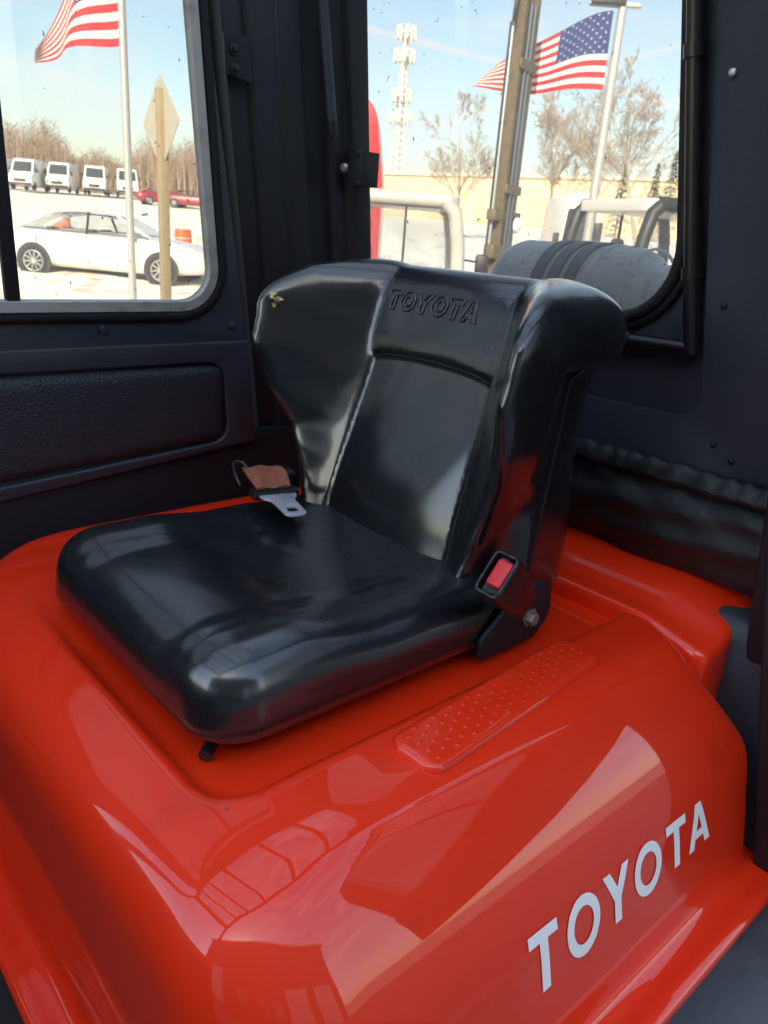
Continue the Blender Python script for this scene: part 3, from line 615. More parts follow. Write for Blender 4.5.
# ------------------------------------------------------------------ padded vinyl cover along the rear wall
cv = thing('padded_rear_cover', (1.1, -1.45, 1.08), 'black padded vinyl cover with ruffled edge on the red ledge behind the seat', 'vinyl cover')
rn = random.Random(11)
ph = [rn.uniform(0, 6.28) for _ in range(8)]
def cov(s, t):
    x = 0.46 + 1.26 * s; z = 1.085 + 0.200 * t
    bul = 0.060 * math.sin(math.pi * min(1, t * 0.92 + 0.10)) ** 0.6
    fold = 0.004 * math.sin(x * 23 + 9 * t + ph[0]) * (1 - t) + 0.003 * math.sin(x * 41 - 14 * t + ph[1]) * t + 0.004 * math.sin(x * 11 + t * 19)
    return (x, -1.50 + 0.15 * (z - 1.05) + bul + fold, z)
MB().grid(150, 26, cov).build('pad', M['vinyl_dull'], cv, smooth=True)
def lip(s, t):
    x = 0.46 + 1.26 * s; a = 2 * math.pi * t
    w = 0.30 * math.sin(x * 82 + 2.5 * math.sin(x * 17 + ph[2]) + ph[3]) * (0.6 + 0.4 * math.sin(x * 31)); w2 = 0.35 * math.sin(x * 135 + 2 * math.sin(x * 23) + ph[4])
    z0 = 1.288 + 0.004 * w2 - 0.004 * w; y0 = -1.50 + 0.15 * 0.235 + 0.028 + 0.006 * w
    return (x, y0 + (0.014 + 0.004 * w) * math.cos(a), z0 + (0.018 + 0.004 * w2) * math.sin(a) - 0.012 * math.cos(a))
MB().grid(260, 13, lip).build('ruffled_lip', M['vinyl_dull'], cv, smooth=True)
# ------------------------------------------------------------------ seat
seat = thing('operator_seat', (CX, -0.80, 0.99), 'black vinyl operator seat with winged backrest and embossed lettering, on the red hood', 'seat')
MB().prism([rpoly([(CX - 0.265, -0.475), (CX - 0.265, -1.03), (CX + 0.265, -1.03), (CX + 0.265, -0.475)], 0.05)], plan, 1.012, 1.048).build('seat_pan', M['plastic'], seat, bevel=0.006)
for x in (CX - 0.19, CX + 0.19):
    MB().box((x, -0.76, 1.002), (0.045, 0.52, 0.022)).build('slide_rail', M['cab_dark'], seat, bevel=0.003)
def cush_f(P):
    x, y, z = P.T
    u = (x - CX) / 0.29; t = (y + 1.045) / 0.60
    pl = rbox2(x - CX - 0.004, y + 0.742, 0.313, 0.325, 0.085)
    au = np.abs(u)
    top = 1.131 + 0.015 * sstep(0.50, 0.76, t - 0.10 * (1 - au)) * (1 - 0.5 * sstep(0.85, 1.05, t)) + 0.013 * sstep(0.46, 0.72, au) * sstep(0.1, 0.40, t) + 0.010 * (1 - sstep(0.0, 0.25, t))
    # pleats and pressed creases
    top = top - 0.0030 * np.exp(-((au - 0.62 - 0.05 * t) / 0.06) ** 2) * sstep(0.15, 0.4, t)
    top = top - 0.0025 * np.exp(-((t - 0.64 - 0.10 * u * u) / 0.05) ** 2) * (1 - sstep(0.5, 0.7, au))
    top = top - 0.0015 * np.exp(-((t - 0.84 + 0.04 * u) / 0.06) ** 2)
    top = top + 0.0010 * np.sin(5 * u + 4 * t) * np.sin(6 * t - 2 * u)
    f = smax(pl + 0.10 * (z - 1.06), z - top, 0.070)
    return smax(f, 1.024 - z, 0.030)
cu = solid('cushion', cush_f, (CX - 0.34, -1.11, 1.0), (CX + 0.34, -0.40, 1.2), 0.0075, M['vinyl'], seat)
def rim_loop(r, z): return [(p[0], p[1], z) for p in rpoly([(CX - r, -0.745 + r + 0.008), (CX - r, -0.745 - r - 0.008), (CX + r, -0.745 - r - 0.008), (CX + r, -0.745 + r + 0.008)], 0.085, 10)]
MB().tube(rim_loop(0.298, 1.031), 0.0055, 8, closed=True).build('piping', M['plastic'], cu, smooth=True)

def lerp(x, xs, ys): return np.interp(x, xs, ys)
def sm_lerp(x, xs, ys):
    return (lerp(x - 0.015, xs, ys) + 2 * lerp(x, xs, ys) + lerp(x + 0.015, xs, ys)) / 4
def back_front(u, w):
    au = np.abs(u)
    rec = -0.985 - 0.275 * (w - 1.16) + 0.020 * np.exp(-((w - 1.21) / 0.11) ** 2) * (1 - sstep(0.05, 0.24, au))
    hp = sm_lerp(w, [1.05, 1.16, 1.47, 1.7], [0.186, 0.184, 0.166, 0.162])
    W = back_w(w)
    bol = sm_lerp(w, [1.05, 1.18, 1.30, 1.40, 1.47, 1.58, 1.66], [0.045, 0.060, 0.100, 0.180, 0.220, 0.228, 0.20])
    s = np.clip((au - hp) / (W - hp), 0, 1.2)
    yf = rec + bol * (s ** 1.25)
    inside = (1 - sstep(hp - 0.012, hp + 0.004, au)) * (1 - sstep(1.462, 1.486, w + 0.45 * u * u))
    yf = yf - (0.010 - 0.005 * np.clip(1 - (u / hp) ** 4, 0, 1)) * inside + 0.006
    yf = yf + 0.004 * sstep(1.46, 1.51, w) * (1 - 0.6 * sstep(1.57, 1.66, w)) * (1 - sstep(hp, hp + 0.05, au))
    # gathered crease where wing and header meet
    yf = yf - 0.006 * np.exp(-((au - 0.185) / 0.018) ** 2) * sstep(1.42, 1.50, w)
    yf = yf + 0.0010 * np.sin(40 * u + 17 * w) * np.sin(23 * w) + 0.0012 * np.sin(70 * w - 20 * u) * sstep(hp, hp + 0.05, au)
    return yf
def back_w(w): return sm_lerp(w, [1.0, 1.12, 1.25, 1.33, 1.39, 1.46, 1.54, 1.62, 1.70], [0.238, 0.246, 0.284, 0.318, 0.340, 0.350, 0.354, 0.346, 0.335])
def back_f(P):
    x, y, z = P.T
    u = x - CX; au = np.abs(u)
    yf = back_front(u, z)
    rear = -1.180 - 0.028 * sstep(1.50, 1.56, z) - 0.03 * sstep(1.4, 1.15, z)
    tp = 1.651 - 0.010 * sstep(0.20, 0.33, au) - 0.20 * np.maximum(0, y + 1.00)
    f = smax((y - yf) * 0.8, rear - y, 0.05)
    sh = sstep(-1.00, -1.07, y) * (1 - sstep(1.49, 1.535, z))
    side = au - (back_w(z) * (1 - sh) + (0.313 - 0.05 * (1.5 - z)) * sh)
    f = smax(f, side, 0.055)
    f = smax(f, z - tp, 0.075)
    return smax(f, 1.060 - z, 0.03)
bk_o = solid('backrest', back_f, (CX - 0.37, -1.26, 1.03), (CX + 0.37, -0.80, 1.70), 0.0075, M['vinyl'], seat)
# sewn seam that follows the side of the backrest, both sides
for sg in (-1, 1):
    P = np.array([(CX + sg * (back_w(np.array([z]))[0] + 0.0), -1.075 - 0.03 * (z - 1.1), z) for z in np.linspace(1.10, 1.50, 40)])
    P = project(back_f, P, off=0.0005, it=6, clampd=0.03)
    MB().tube(P.tolist(), 0.0035, 6).build('seam', M['plastic'], bk_o, smooth=True)
# piping round the centre panel
pp = [(-0.186, 1.12), (-0.167, 1.455), (-0.12, 1.468), (0.0, 1.474), (0.12, 1.468), (0.167, 1.455), (0.186, 1.12)]
lp = []
for a, b in zip(pp[:-1], pp[1:]):
    lp += [(a[0] + (b[0] - a[0]) * k / 24, a[1] + (b[1] - a[1]) * k / 24) for k in range(24)]
lp.append(pp[-1])
P = np.array([(CX + u, float(back_front(np.array([u]), np.array([w]))[0]) , w) for u, w in lp])
P = project(back_f, P, off=-0.0006, it=6, clampd=0.02)
MB().tube(P.tolist(), 0.0020, 6).build('piping', M['vinyl_dull'], bk_o, smooth=True)
# embossed lettering: ridged outlines pressed in the header
def outline_of(c):
    w = 0.26
    if c == 'T': return 0.80, [[(0, 1), (0.80, 1), (0.80, 0.74), (0.54, 0.74), (0.54, 0), (0.26, 0), (0.26, 0.74), (0, 0.74)]]
    if c == 'O': return 0.98, [[(0.49 + 0.49 * math.cos(a), 0.5 + 0.5 * math.sin(a)) for a in np.linspace(0, 2 * math.pi, 29)[:-1]], [(0.49 + 0.24 * math.cos(a), 0.5 + 0.25 * math.sin(a)) for a in np.linspace(0, 2 * math.pi, 21)[:-1]]]
    if c == 'Y': return 0.90, [[(0, 1), (0.28, 1), (0.45, 0.68), (0.62, 1), (0.90, 1), (0.58, 0.42), (0.58, 0), (0.32, 0), (0.32, 0.42)]]
    if c == 'A': return 0.95, [[(0, 0), (0.33, 1), (0.62, 1), (0.95, 0), (0.68, 0), (0.62, 0.18), (0.33, 0.18), (0.27, 0)], [(0.40, 0.40), (0.475, 0.68), (0.55, 0.40)]]
tot2 = sum(outline_of(c)[0] for c in word) + 5 * 0.14
LW, LH, zl = 0.245, 0.038, 1.556; cur = 0
for c in word:
    mb = MB(); w_, loops = outline_of(c)
    for L in loops:
        L = refine(L, 0.2)
        uv = [((cur + p[0] + 0.12 * p[1]) / tot2, p[1]) for p in L]
        P = np.array([(CX + LW / 2 - a * LW + 0.030, -1.07, zl + b * LH) for a, b in uv])
        P[:, 1] = back_front(P[:, 0] - CX, P[:, 2])
        P = project(back_f, P, off=0.0009, it=8, clampd=0.03)
        mb.tube(P.tolist(), 0.0022, 6, closed=True)
    mb.build('letter', M['vinyl'], bk_o, smooth=True)
    cur += w_ + 0.14
# torn corner on the far wing
tear = np.array([(CX + 0.30, -0.905, 1.562)]); tear = project(back_f, tear, it=8, clampd=0.05)[0]
mb = MB()
rn = random.Random(5)
for k in range(7):
    c = tear + np.array((rn.uniform(-0.016, 0.004), rn.uniform(-0.012, 0.004), rn.uniform(-0.014, 0.008)))
    q = [c + np.array((rn.uniform(-0.011, 0.011), rn.uniform(-0.009, 0.009), rn.uniform(-0.008, 0.008))) for _ in range(5)]
    mb.add(q, [(0, 1, 2), (0, 2, 3), (0, 3, 4), (1, 2, 4)])
tag(mb.build('torn_foam', M['foam'], bk_o), 'torn corner of the far wing showing tan foam')
# hinge bracket, bolt and lever
XB = 0.728
hz_ = rpoly([(-0.93, 1.012), (-1.085, 1.012), (-1.125, 1.050), (-1.118, 1.115), (-1.075, 1.128), (-1.00, 1.100), (-0.93, 1.050)], [0.01, 0.03, 0.03, 0.02, 0.02, 0.02, 0.01])
hb = MB().prism([hz_], lambda a, b, o: (XB + o, a, b), 0.0, 0.008).build('hinge_bracket', M['cab_dark'], seat, bevel=0.002)
MB().lathe([(-0.001, 0.019), (0.003, 0.019), (0.0035, 0.0135), (0.012, 0.0135), (0.014, 0.011)], (XB, -1.062, 1.060), (-1, 0, 0), 6).build('bolt', M['bolt'], hb, smooth=True, auto=30)
MB().tube([(0.90, -0.55, 1.010), (0.83, -0.485, 1.008), (0.795, -0.440, 1.004), (0.790, -0.434, 1.003)], 0.010, 12).build('adjusting_lever', M['plastic'], seat, smooth=True, auto=50)
MB().box((1.30, -0.50, 1.035), (0.02, 0.06, 0.03)).build('pan_clip', M['plastic'], seat, bevel=0.003)

# buckle on the near side
bu = thing('seat_belt_buckle', (0.715, -1.05, 1.07), 'black seat belt buckle with red release button at the seat edge', 'buckle')
A = np.array((-0.02, 0.150, 0.128)); A /= np.linalg.norm(A); Wd = np.cross(A, (1, 0, 0)); Wd /= np.linalg.norm(Wd); Td = np.cross(Wd, A)
if Wd[2] < 0: Wd = -Wd
Td = np.cross(A, Wd); 
if Td[0] > 0: Td = -Td                               # thickness axis, towards the viewer's side
B0 = np.array((0.706, -1.052, 1.070)); E0 = B0 + A * 0.215
def bl(w, t, o): return tuple(B0 + A * o + Wd * w + Td * t)
def buck_f(P):
    q = P - B0; a = q @ A; w = q @ Wd; t = q @ Td
    hw = np.interp(a, [0, 0.09, 0.14, 0.215], [0.024, 0.028, 0.038, 0.040]); ht = np.interp(a, [0, 0.09, 0.14, 0.215], [0.011, 0.014, 0.023, 0.025])
    f = rbox2(w / hw * 0.03, t / ht * 0.03, 0.03, 0.03, 0.012)
    f = smax(f, a - 0.215, 0.008); f = smax(f, 0.072 - a, 0.006)
    mouth = rbox2(w, t, 0.033, 0.0185, 0.006); mouth = smax(mouth, 0.196 - a, 0.003)
    return smax(f, -mouth, 0.004)
lo = np.minimum(B0, E0) - 0.06; hi = np.maximum(B0, E0) + 0.06
solid('buckle_body', buck_f, lo, hi, 0.0045, M['plastic'], bu)
def btn(s, t):
    return None
btm = MB()
b_ax = np.array([Wd, Td, A])
btm.box(B0 + A * 0.203 + Wd * 0.003 + Td * 0.004, (0.046, 0.028, 0.022), b_ax)
btm.build('release_button', M['button'], bu, bevel=0.004, seg=3)

# belt tongue and retractor on the far side
be = thing('seat_belt', (1.36, -0.93, 1.15), 'rust red seat belt end with bright steel tongue lying on the cushion', 'seat belt')
def belt_pt(a, b, z=0.0):                             # a along the tongue, b across, on top of the cushion
    o = np.array((1.285, -0.865, 1.172)); ua = np.array((-0.93, 0.20, -0.07)); ub = np.array((0.25, 0.965, 0.0))
    un = np.cross(ua, ub); un /= np.linalg.norm(un); un = un if un[2] > 0 else -un
    return o + (ua * a + ub * b + un * z) * 1.22
tg = rpoly([(0.030, -0.034), (0.030, 0.034), (0.048, 0.030), (0.062, 0.020), (0.128, 0.018), (0.128, -0.018), (0.062, -0.020), (0.048, -0.030)], [0.002, 0.002, 0.01, 0.01, 0.012, 0.012, 0.01, 0.01], 4)
hole = rpoly([(0.094, -0.009), (0.094, 0.009), (0.112, 0.009), (0.112, -0.009)], 0.002, 2)
MB().prism([tg, hole], lambda a, b, o: tuple(belt_pt(a, b, o)), 0.004, 0.0075).build('tongue_plate', M['steel'], be, bevel=0.0008)
mb = MB(); mb.prism([rpoly([(0.006, -0.042), (0.006, 0.042), (0.036, 0.040), (0.036, -0.040)], 0.006)], lambda a, b, o: tuple(belt_pt(a, b, o)), -0.002, 0.011)
mb.build('tongue_grip', M['plastic'], be, bevel=0.003)
def web(s, t):
    a = 0.018 - 0.085 * s; b = (-0.030 + 0.060 * t) * (1 + 0.15 * math.sin(3 * s))
    z = 0.013 + 0.014 * math.sin(math.pi * s * 0.8) + 0.002 * math.sin(t * 9 + s * 4)
    return tuple(belt_pt(a, b, z))
wb_ = MB(); wb_.grid(16, 9, web); wb_.grid(16, 9, lambda s, t: tuple(np.array(web(s, t)) - np.array((0, 0, 0.004)))); wb_.build('webbing', M['webbing'], be, smooth=True)
MB().tube([belt_pt(-0.02, 0.046, 0.004), belt_pt(-0.05, 0.047, 0.016), belt_pt(-0.078, 0.042, 0.024), belt_pt(-0.086, 0.032, 0.026), belt_pt(-0.082, 0.022, 0.024), belt_pt(-0.055, 0.018, 0.018)], 0.0035, 8).build('wire_loop', M['plastic'], be, smooth=True)
def retr(P):
    x, y, z = P.T
    f = np.sqrt(((x - 1.385) / 1.3) ** 2 + ((z - 1.150)) ** 2) - 0.036
    f = smax(f, np.abs(y + 0.955) - 0.035, 0.02)
    return f
solid('retractor', retr, (1.28, -1.03, 1.08), (1.47, -0.88, 1.22), 0.006, M['plastic'], be)
# ------------------------------------------------------------------ outdoors
def at(px, py, r):
    v = D + RT * (px - 384) / FPX + UP * (512 - py) / FPX; h = math.hypot(v[0], v[1])
    return np.array((v[0] / h * r, v[1] / h * r, 1.70 + v[2] / h * r))
def on_ground(px, py, r):
    p = at(px, py, r); return (p[0], p[1], gz(p[0], p[1]))
RIGHT = np.array((_rt[0], _rt[1], 0.0))                # image right, level
def turn(o, rz): o.rotation_euler = (0, 0, rz); return o
AX_R = math.atan2(RIGHT[1], RIGHT[0])                  # heading that points to the image's right
def copy_tree(o, parent=None):
    c = o.copy(); col.objects.link(c); c.parent = parent
    for k in list(o.children): copy_tree(k, c)
    return c

# gas cylinder on the counterweight behind the rear window
gc = thing('gas_cylinder', (1.35, -1.98, 1.22), 'speckled grey gas cylinder lying behind the rear window', 'gas cylinder')
GY, GZ, GR = -1.98, 1.552, 0.160
MB().lathe([(0.0, 0.03), (0.004, 0.06), (0.03, 0.115), (0.07, 0.150), (0.10, GR), (0.48, GR), (0.51, 0.150), (0.55, 0.115), (0.575, 0.06), (0.58, 0.03)], (1.075, GY, GZ), (1, 0, 0), 48).build('cylinder_body', M['tank'], gc, smooth=True)
def arc_strip(x0, x1, r0, r1, a0, a1, n=36):
    m = MB(); 
    for k in range(n):
        a, b = a0 + (a1 - a0) * k / n, a0 + (a1 - a0) * (k + 1) / n
        def q(x, r, t): return (x - 0.035, GY + r * math.cos(t), GZ + r * math.sin(t))
        m.add([q(x0, r0, a), q(x1, r0, a), q(x1, r0, b), q(x0, r0, b), q(x0, r1, a), q(x1, r1, a), q(x1, r1, b), q(x0, r1, b)], [(0, 1, 2, 3), (4, 7, 6, 5), (0, 3, 7, 4), (1, 5, 6, 2)])
    return m
for x in (1.315, 1.370, 1.425):
    arc_strip(x, x + 0.034, GR - 0.002, GR + 0.008, 0, 2 * math.pi).build('strap', M['strap'], gc)
arc_strip(1.275, 1.285, GR - 0.002, GR + 0.006, 0, 2 * math.pi).build('weld_ring', M['tank'], gc)
arc_strip(1.165, 1.171, GR - 0.004, GR + 0.003, 0, 2 * math.pi).build('weld_ring', M['tank'], gc)
arc_strip(0.955, 1.115, 0.118, 0.124, R(-65), R(150), 30).build('collar', M['tank'], gc)
MB().lathe([(0, 0.02), (0.05, 0.02), (0.055, 0.03), (0.075, 0.03), (0.08, 0.012)], (1.075, GY, GZ), (-1, 0, 0), 14).build('valve', M['bolt'], gc, smooth=True, auto=40)
MB().rod((1.0, GY, GZ), (1.0, GY + 0.075, GZ + 0.02), 0.016, 12).build('coupling', M['dark'], gc, smooth=True, auto=40)
for x in (1.24, 1.50):
    arc_strip(x, x + 0.05, GR + 0.010, GR + 0.022, R(200), R(340), 18).build('cradle', M['cab_dark'], gc)
    MB().box((x - 0.01, GY, 1.30), (0.05, 0.16, 0.17)).build('cradle_foot', M['cab_dark'], gc, bevel=0.004)

# ---- flags
def flag(name, base, top, fly_dir, fly, label, seed, droop):
    """hoist from base up to top (3-D), 13 stripes, waving; real cloth with two sides"""
    base, top = np.array(base), np.array(top); fd = np.array(fly_dir, float); fd /= np.linalg.norm(fd); nn = np.cross(fd, (0, 0, 1.0))
    nu, nv = 40, 26
    root = thing(name, tuple(base), label, 'flag')
    def pt(u, v, off=0.0):
        wv = 0.10 * fly * u * math.sin(5.2 * u * 1.6 + seed + 1.2 * v) + 0.03 * fly * math.sin(11 * u + 2 * v + seed)
        z = -droop * u ** 1.6 * (0.06 + 0.94 * v)
        p = base + (top - base) * v + fd * (fly * u * (1 - 0.10 * u * v)) + nn * (wv + off) + np.array((0, 0, z + 0.035 * fly * math.sin(4.5 * u + seed) * u))
        return p
    m = MB(); vs = [pt(i / nu, j / nv) for i in range(nu + 1) for j in range(nv + 1)]
    for i in range(nu):
        for j in range(nv):
            st_ = j * 13 // nv; blue = (i / nu < 0.40) and st_ >= 6
            k = i * (nv + 1) + j
            m.f.append((k, k + nv + 1, k + nv + 2, k + 1)); m.mi.append(2 if blue else (0 if st_ % 2 == 0 else 1))
    m.v = [tuple(p) for p in vs]
    m.build('cloth', [M['f_red'], M['f_white'], M['f_blue']], root, smooth=True)
    s = MB()
    for row in range(9):
        for k in range(6 if row % 2 == 0 else 5):
            u0 = 0.40 * ((k + 0.5) / 6 if row % 2 == 0 else (k + 1) / 6); v0 = 6 / 13 + (7 / 13) * (row + 0.5) / 9
            for off in (0.004, -0.004):
                c = []
                for q in range(10):
                    rr = (0.0165 if q % 2 == 0 else 0.0075); a = math.pi / 2 + q * math.pi / 5
                    c.append(pt(u0 + rr * math.cos(a) * 0.62, v0 + rr * math.sin(a), off))
                s.add(c, [tuple(range(10))])
    s.build('star_field', M['f_white'], root, kind='stuff')
    return root
pA = on_ground(133, 296, 12.0)
fp = thing('flagpole', pA, 'slender pale flagpole seen through the left side window', 'flagpole')
MB().tube([pA, (pA[0], pA[1], 4.0), (pA[0], pA[1], 7.2)], [0.055, 0.05, 0.04], 12).build('pole', M['pole'], fp, smooth=True, auto=60)
MB().lathe([(-0.06, 0.02), (-0.04, 0.05), (0, 0.065), (0.04, 0.05), (0.065, 0.01)], (pA[0], pA[1], 7.27), (0, 0, 1), 14).build('finial', M['pole'], fp, smooth=True)
MB().lathe([(0, 0.11), (0.04, 0.10), (0.16, 0.065), (0.18, 0.06)], (pA[0], pA[1], pA[2]), (0, 0, 1), 16).build('base_collar', M['pole'], fp, smooth=True, auto=40)
zlow = at(124, 46, 12.0)[2]
off = -RIGHT * 0.06
flag('flag', (pA[0] + off[0], pA[1] + off[1], zlow), (pA[0] + off[0], pA[1] + off[1], zlow + 1.30), -RIGHT + 0.55 * _h, 1.75, 'striped flag waving from the pole in the left side window', 0.6, 1.25)

pB = on_ground(591, 214, 15.0)
lp_ = thing('light_pole', pB, 'tall pale lamp post carrying a flag, seen through the rear window', 'lamp post')
MB().tube([pB, (pB[0], pB[1], 6.2)], [0.085, 0.07], 14).build('pole', M['pole'], lp_, smooth=True, auto=60)
MB().lathe([(0, 0.17), (0.03, 0.16), (0.05, 0.10)], pB, (0, 0, 1), 14).build('base_collar', M['pole'], lp_, smooth=True, auto=40)
zt = at(617, 5, 15.0)[2]
MB().tube([(pB[0], pB[1], zt), tuple(np.array((pB[0], pB[1], zt)) - RIGHT * 0.55)], 0.03, 8).build('arm', M['pole'], lp_, smooth=True, auto=60)
MB().box(np.array((pB[0], pB[1], zt + 0.02)) - RIGHT * 0.25, (0.55, 0.22, 0.09), [RIGHT, _h, _up]).build('lamp_head', M['dark'], lp_, bevel=0.02)
MB().box(np.array((pB[0], pB[1], zt + 0.0)) + RIGHT * 0.18, (0.25, 0.12, 0.06), [RIGHT, _h, _up]).build('lamp_head', M['pole'], lp_, bevel=0.01)
z0, z1 = at(602, 90, 15.0)[2], at(609, 12, 15.0)[2]
off = -RIGHT * 0.13
flag('flag', (pB[0] + off[0], pB[1] + off[1], z0), (pB[0] + off[0], pB[1] + off[1], z1), -RIGHT + 0.35 * _h, 2.2, 'striped flag waving from the lamp post in the rear window', 2.6, 0.95)

# ---- road sign seen from behind
pS = on_ground(166, 296, 9.4)
sg_ = thing('road_sign', pS, 'diamond road sign seen from behind on a weathered wooden post', 'road sign')
sx_ = np.array((math.cos(AX_R - 0.87), math.sin(AX_R - 0.87), 0)); sn = np.cross(sx_, _up)
ztop = at(162, 88, 9.4)[2]
MB().box((pS[0], pS[1], (pS[2] + ztop) / 2), (0.10, 0.10, ztop - pS[2]), [sx_, sn, _up]).build('post', M['wood'], sg_, bevel=0.008)
cS = np.array((pS[0], pS[1], at(160, 122, 9.4)[2])) + sn * 0.062
cS = cS - RIGHT * 0.07
dm = rpoly([(0.47, 0), (0, 0.47), (-0.47, 0), (0, -0.47)], 0.04)
if sn @ _h < 0: cS = np.array((pS[0], pS[1], cS[2])) - sn * 0.062 - RIGHT * 0.07
MB().prism([dm], lambda a, b, o: tuple(cS + sx_ * a + _up * b + sn * o), -0.003, 0.003).build('sign_plate', M['signback'], sg_)
for dz in (-0.2, 0.2):
    MB().lathe([(-0.07, 0.012), (-0.055, 0.012)], cS + np.array((0, 0, dz)), tuple(np.sign(sn @ _h) * sn), 8).build('bolt', M['bolt'], sg_)

# ---- sedan
def sedan(name, loc, rz, label, paint, group=None):
    t = thing(name, (0, 0, 0), label, 'car', group)
    st_ = [(0.0, .42, .78, .70), (0.10, .30, .92, .80), (0.45, .26, 1.00, .87), (1.0, .24, 1.00, .90), (2.0, .22, .98, .91), (3.1, .22, .96, .91), (3.6, .22, .95, .90), (4.2, .24, .86, .87), (4.6, .28, .76, .80), (4.78, .36, .62, .66)]
    def sec(s_):
        x, lo_, hi_, w_ = s_
        half = [(w_ * 0.80, lo_), (w_ * 0.97, lo_ + 0.10), (w_, lo_ + 0.30), (w_ * 0.985, hi_ - 0.16), (w_ * 0.90, hi_ - 0.03), (w_ * 0.62, hi_ + 0.01), (0, hi_ + 0.035)]
        return [(x, a, b) for a, b in half] + [(x, -a, b) for a, b in half[-2::-1]]
    m = MB(); S_ = [sec(q) for q in st_]; n = len(S_[0])
    m.add([p for q in S_ for p in q], [(i * n + k, i * n + (k + 1) % n, (i + 1) * n + (k + 1) % n, (i + 1) * n + k) for i in range(len(S_) - 1) for k in range(n)] + [tuple(range(n)), tuple((len(S_) - 1) * n + k for k in range(n))])
    body = m.build('body', paint, t, smooth=True, auto=50)
    # roof shell and pillars
    rf = [(1.05, 1.30, .52), (1.35, 1.385, .56), (1.9, 1.43, .58), (2.4, 1.42, .57), (2.75, 1.375, .54)]
    m = MB(); m.grid(len(rf), 7, lambda s, u: (rf[round(s * 4)][0], rf[round(s * 4)][2] * (2 * u - 1), rf[round(s * 4)][1] - 0.03 * (2 * u - 1) ** 2)); m.grid(len(rf), 7, lambda s, u: (rf[round(s * 4)][0], rf[round(s * 4)][2] * (2 * u - 1), rf[round(s * 4)][1] - 0.05 - 0.03 * (2 * u - 1) ** 2))
    m.build('roof', paint, t, smooth=True)
    for sd in (-1, 1):
        for (a, b, r_) in (((3.55, .78, .95), (2.75, .54, 1.35), .032), ((2.15, .84, .97), (2.10, .57, 1.39), .03), ((0.45, .72, 1.0), (1.08, .52, 1.28), .06)):
            MB().rod((a[0], sd * a[1], a[2]), (b[0], sd * b[1], b[2]), r_, 8).build('pillar', paint if a[0] != 2.15 else M['dark'], t, smooth=True, auto=60)
        for lpq in ([(3.42, .965), (2.72, 1.335), (2.16, 1.37), (2.20, .985)], [(2.08, .985), (2.06, 1.37), (1.35, 1.33), (0.80, 1.0)]):
            MB().prism([lpq], lambda u, v, o: (u, sd * (.835 - (v - .97) * .62 + o), v), -0.004, 0.0).build('side_window', M['clear'], t)
        MB().tube([(3.52, sd * .83, .975), (2.15, sd * .86, 1.0), (0.75, sd * .83, 1.01)], 0.014, 6).build('window_trim', M['dark'], t)
        MB().box((3.18, sd * .99, 1.02), (.12, .17, .11)).build('mirror', paint, t, bevel=0.03)
        for hx in (2.35, 1.25): MB().box((hx, sd * .915, .83), (.20, .03, .03)).build('door_handle', paint, t, bevel=0.008)
        for sx2 in (3.28, 2.18, 1.05): MB().box((sx2, sd * .906, .64), (.012, .012, .58)).build('door_seam', M['dark'], t)
        for wx in (0.95, 3.80):
            MB().lathe([(0, .385), (.012, .385)], (wx, sd * .895, .33), (0, sd, 0), 28).build('wheel_arch', M['dark'], t)
            w_ = MB().lathe([(0, .20), (0, .30), (.02, .325), (.17, .325), (.19, .30), (.185, .225)], (wx, sd * .73, .325), (0, sd, 0), 28).build('wheel', M['tyre'], t, smooth=True, auto=40)
            r_ = MB(); r_.lathe([(0, .06), (.012, .05)], (wx, sd * .915, .325), (0, sd, 0), 12)
            for q in range(10):
                a = q * math.pi / 5; r_.rod((wx + .05 * math.cos(a), sd * .922, .325 + .05 * math.sin(a)), (wx + .21 * math.cos(a + .1), sd * .922, .325 + .21 * math.sin(a + .1)), .018, 5)
            r_.tube([(wx + .215 * math.cos(a), sd * .920, .325 + .215 * math.sin(a)) for a in np.linspace(0, 2 * math.pi, 25)[:-1]], .016, 6, closed=True)
            r_.build('rim', M['rim'], w_, smooth=True, auto=50)
        MB().prism([rpoly([(4.25, .70), (4.62, .62), (4.66, .70), (4.22, .80)], .02)], lambda u, v, o: (u, sd * (.86 - max(0, u - 4.2) * .35 + o), v), -0.02, 0.012).build('headlight', M['lamp'], t)
        MB().box((0.10, sd * .68, .82), (.12, .26, .14)).build('tail_light', M['f_red'], t, bevel=0.02)
    MB().prism([[(-.72, .97), (.72, .97), (.52, 1.36), (-.52, 1.36)]], lambda u, v, o: (3.50 - (v - .97) * 1.95 + o, u, v), -0.004, 0.0).build('windscreen', M['clear'], t)
    MB().prism([[(-.66, 1.0), (.66, 1.0), (.50, 1.30), (-.50, 1.30)]], lambda u, v, o: (0.50 + (v - 1.0) * 1.9 + o, u, v), 0.0, 0.004).build('rear_screen', M['clear'], t)
    MB().box((4.76, 0, .45), (.06, 1.0, .16)).build('grille', M['dark'], t, bevel=0.01)
    for sy in (-.36, .36):
        for sx2 in (1.35, 2.25): MB().prism([rpoly([(-.24, .45), (.24, .45), (.18, 1.05), (-.18, 1.05)], .05)], lambda u, v, o: (sx2 + o - (v - .45) * .3, sy + u, v), -.06, .06).build('car_seat', M['dark'], t)
    t.location = loc; t.rotation_euler = (0, 0, rz)
    return t
pc = on_ground(12, 240, 20.5)
sedan('sedan', (pc[0], pc[1], pc[2] - 0.13), AX_R - 0.05, 'white sedan parked on the snow in the left side window', M['white'])
p1_ = on_ground(166, 205, 72); p2_ = on_ground(136, 203, 74)
sedan('small_car', (p1_[0], p1_[1], p1_[2]), AX_R, 'dark red car at the tree line, right of the sign post', M['darkred'], 'red cars by the far wood')
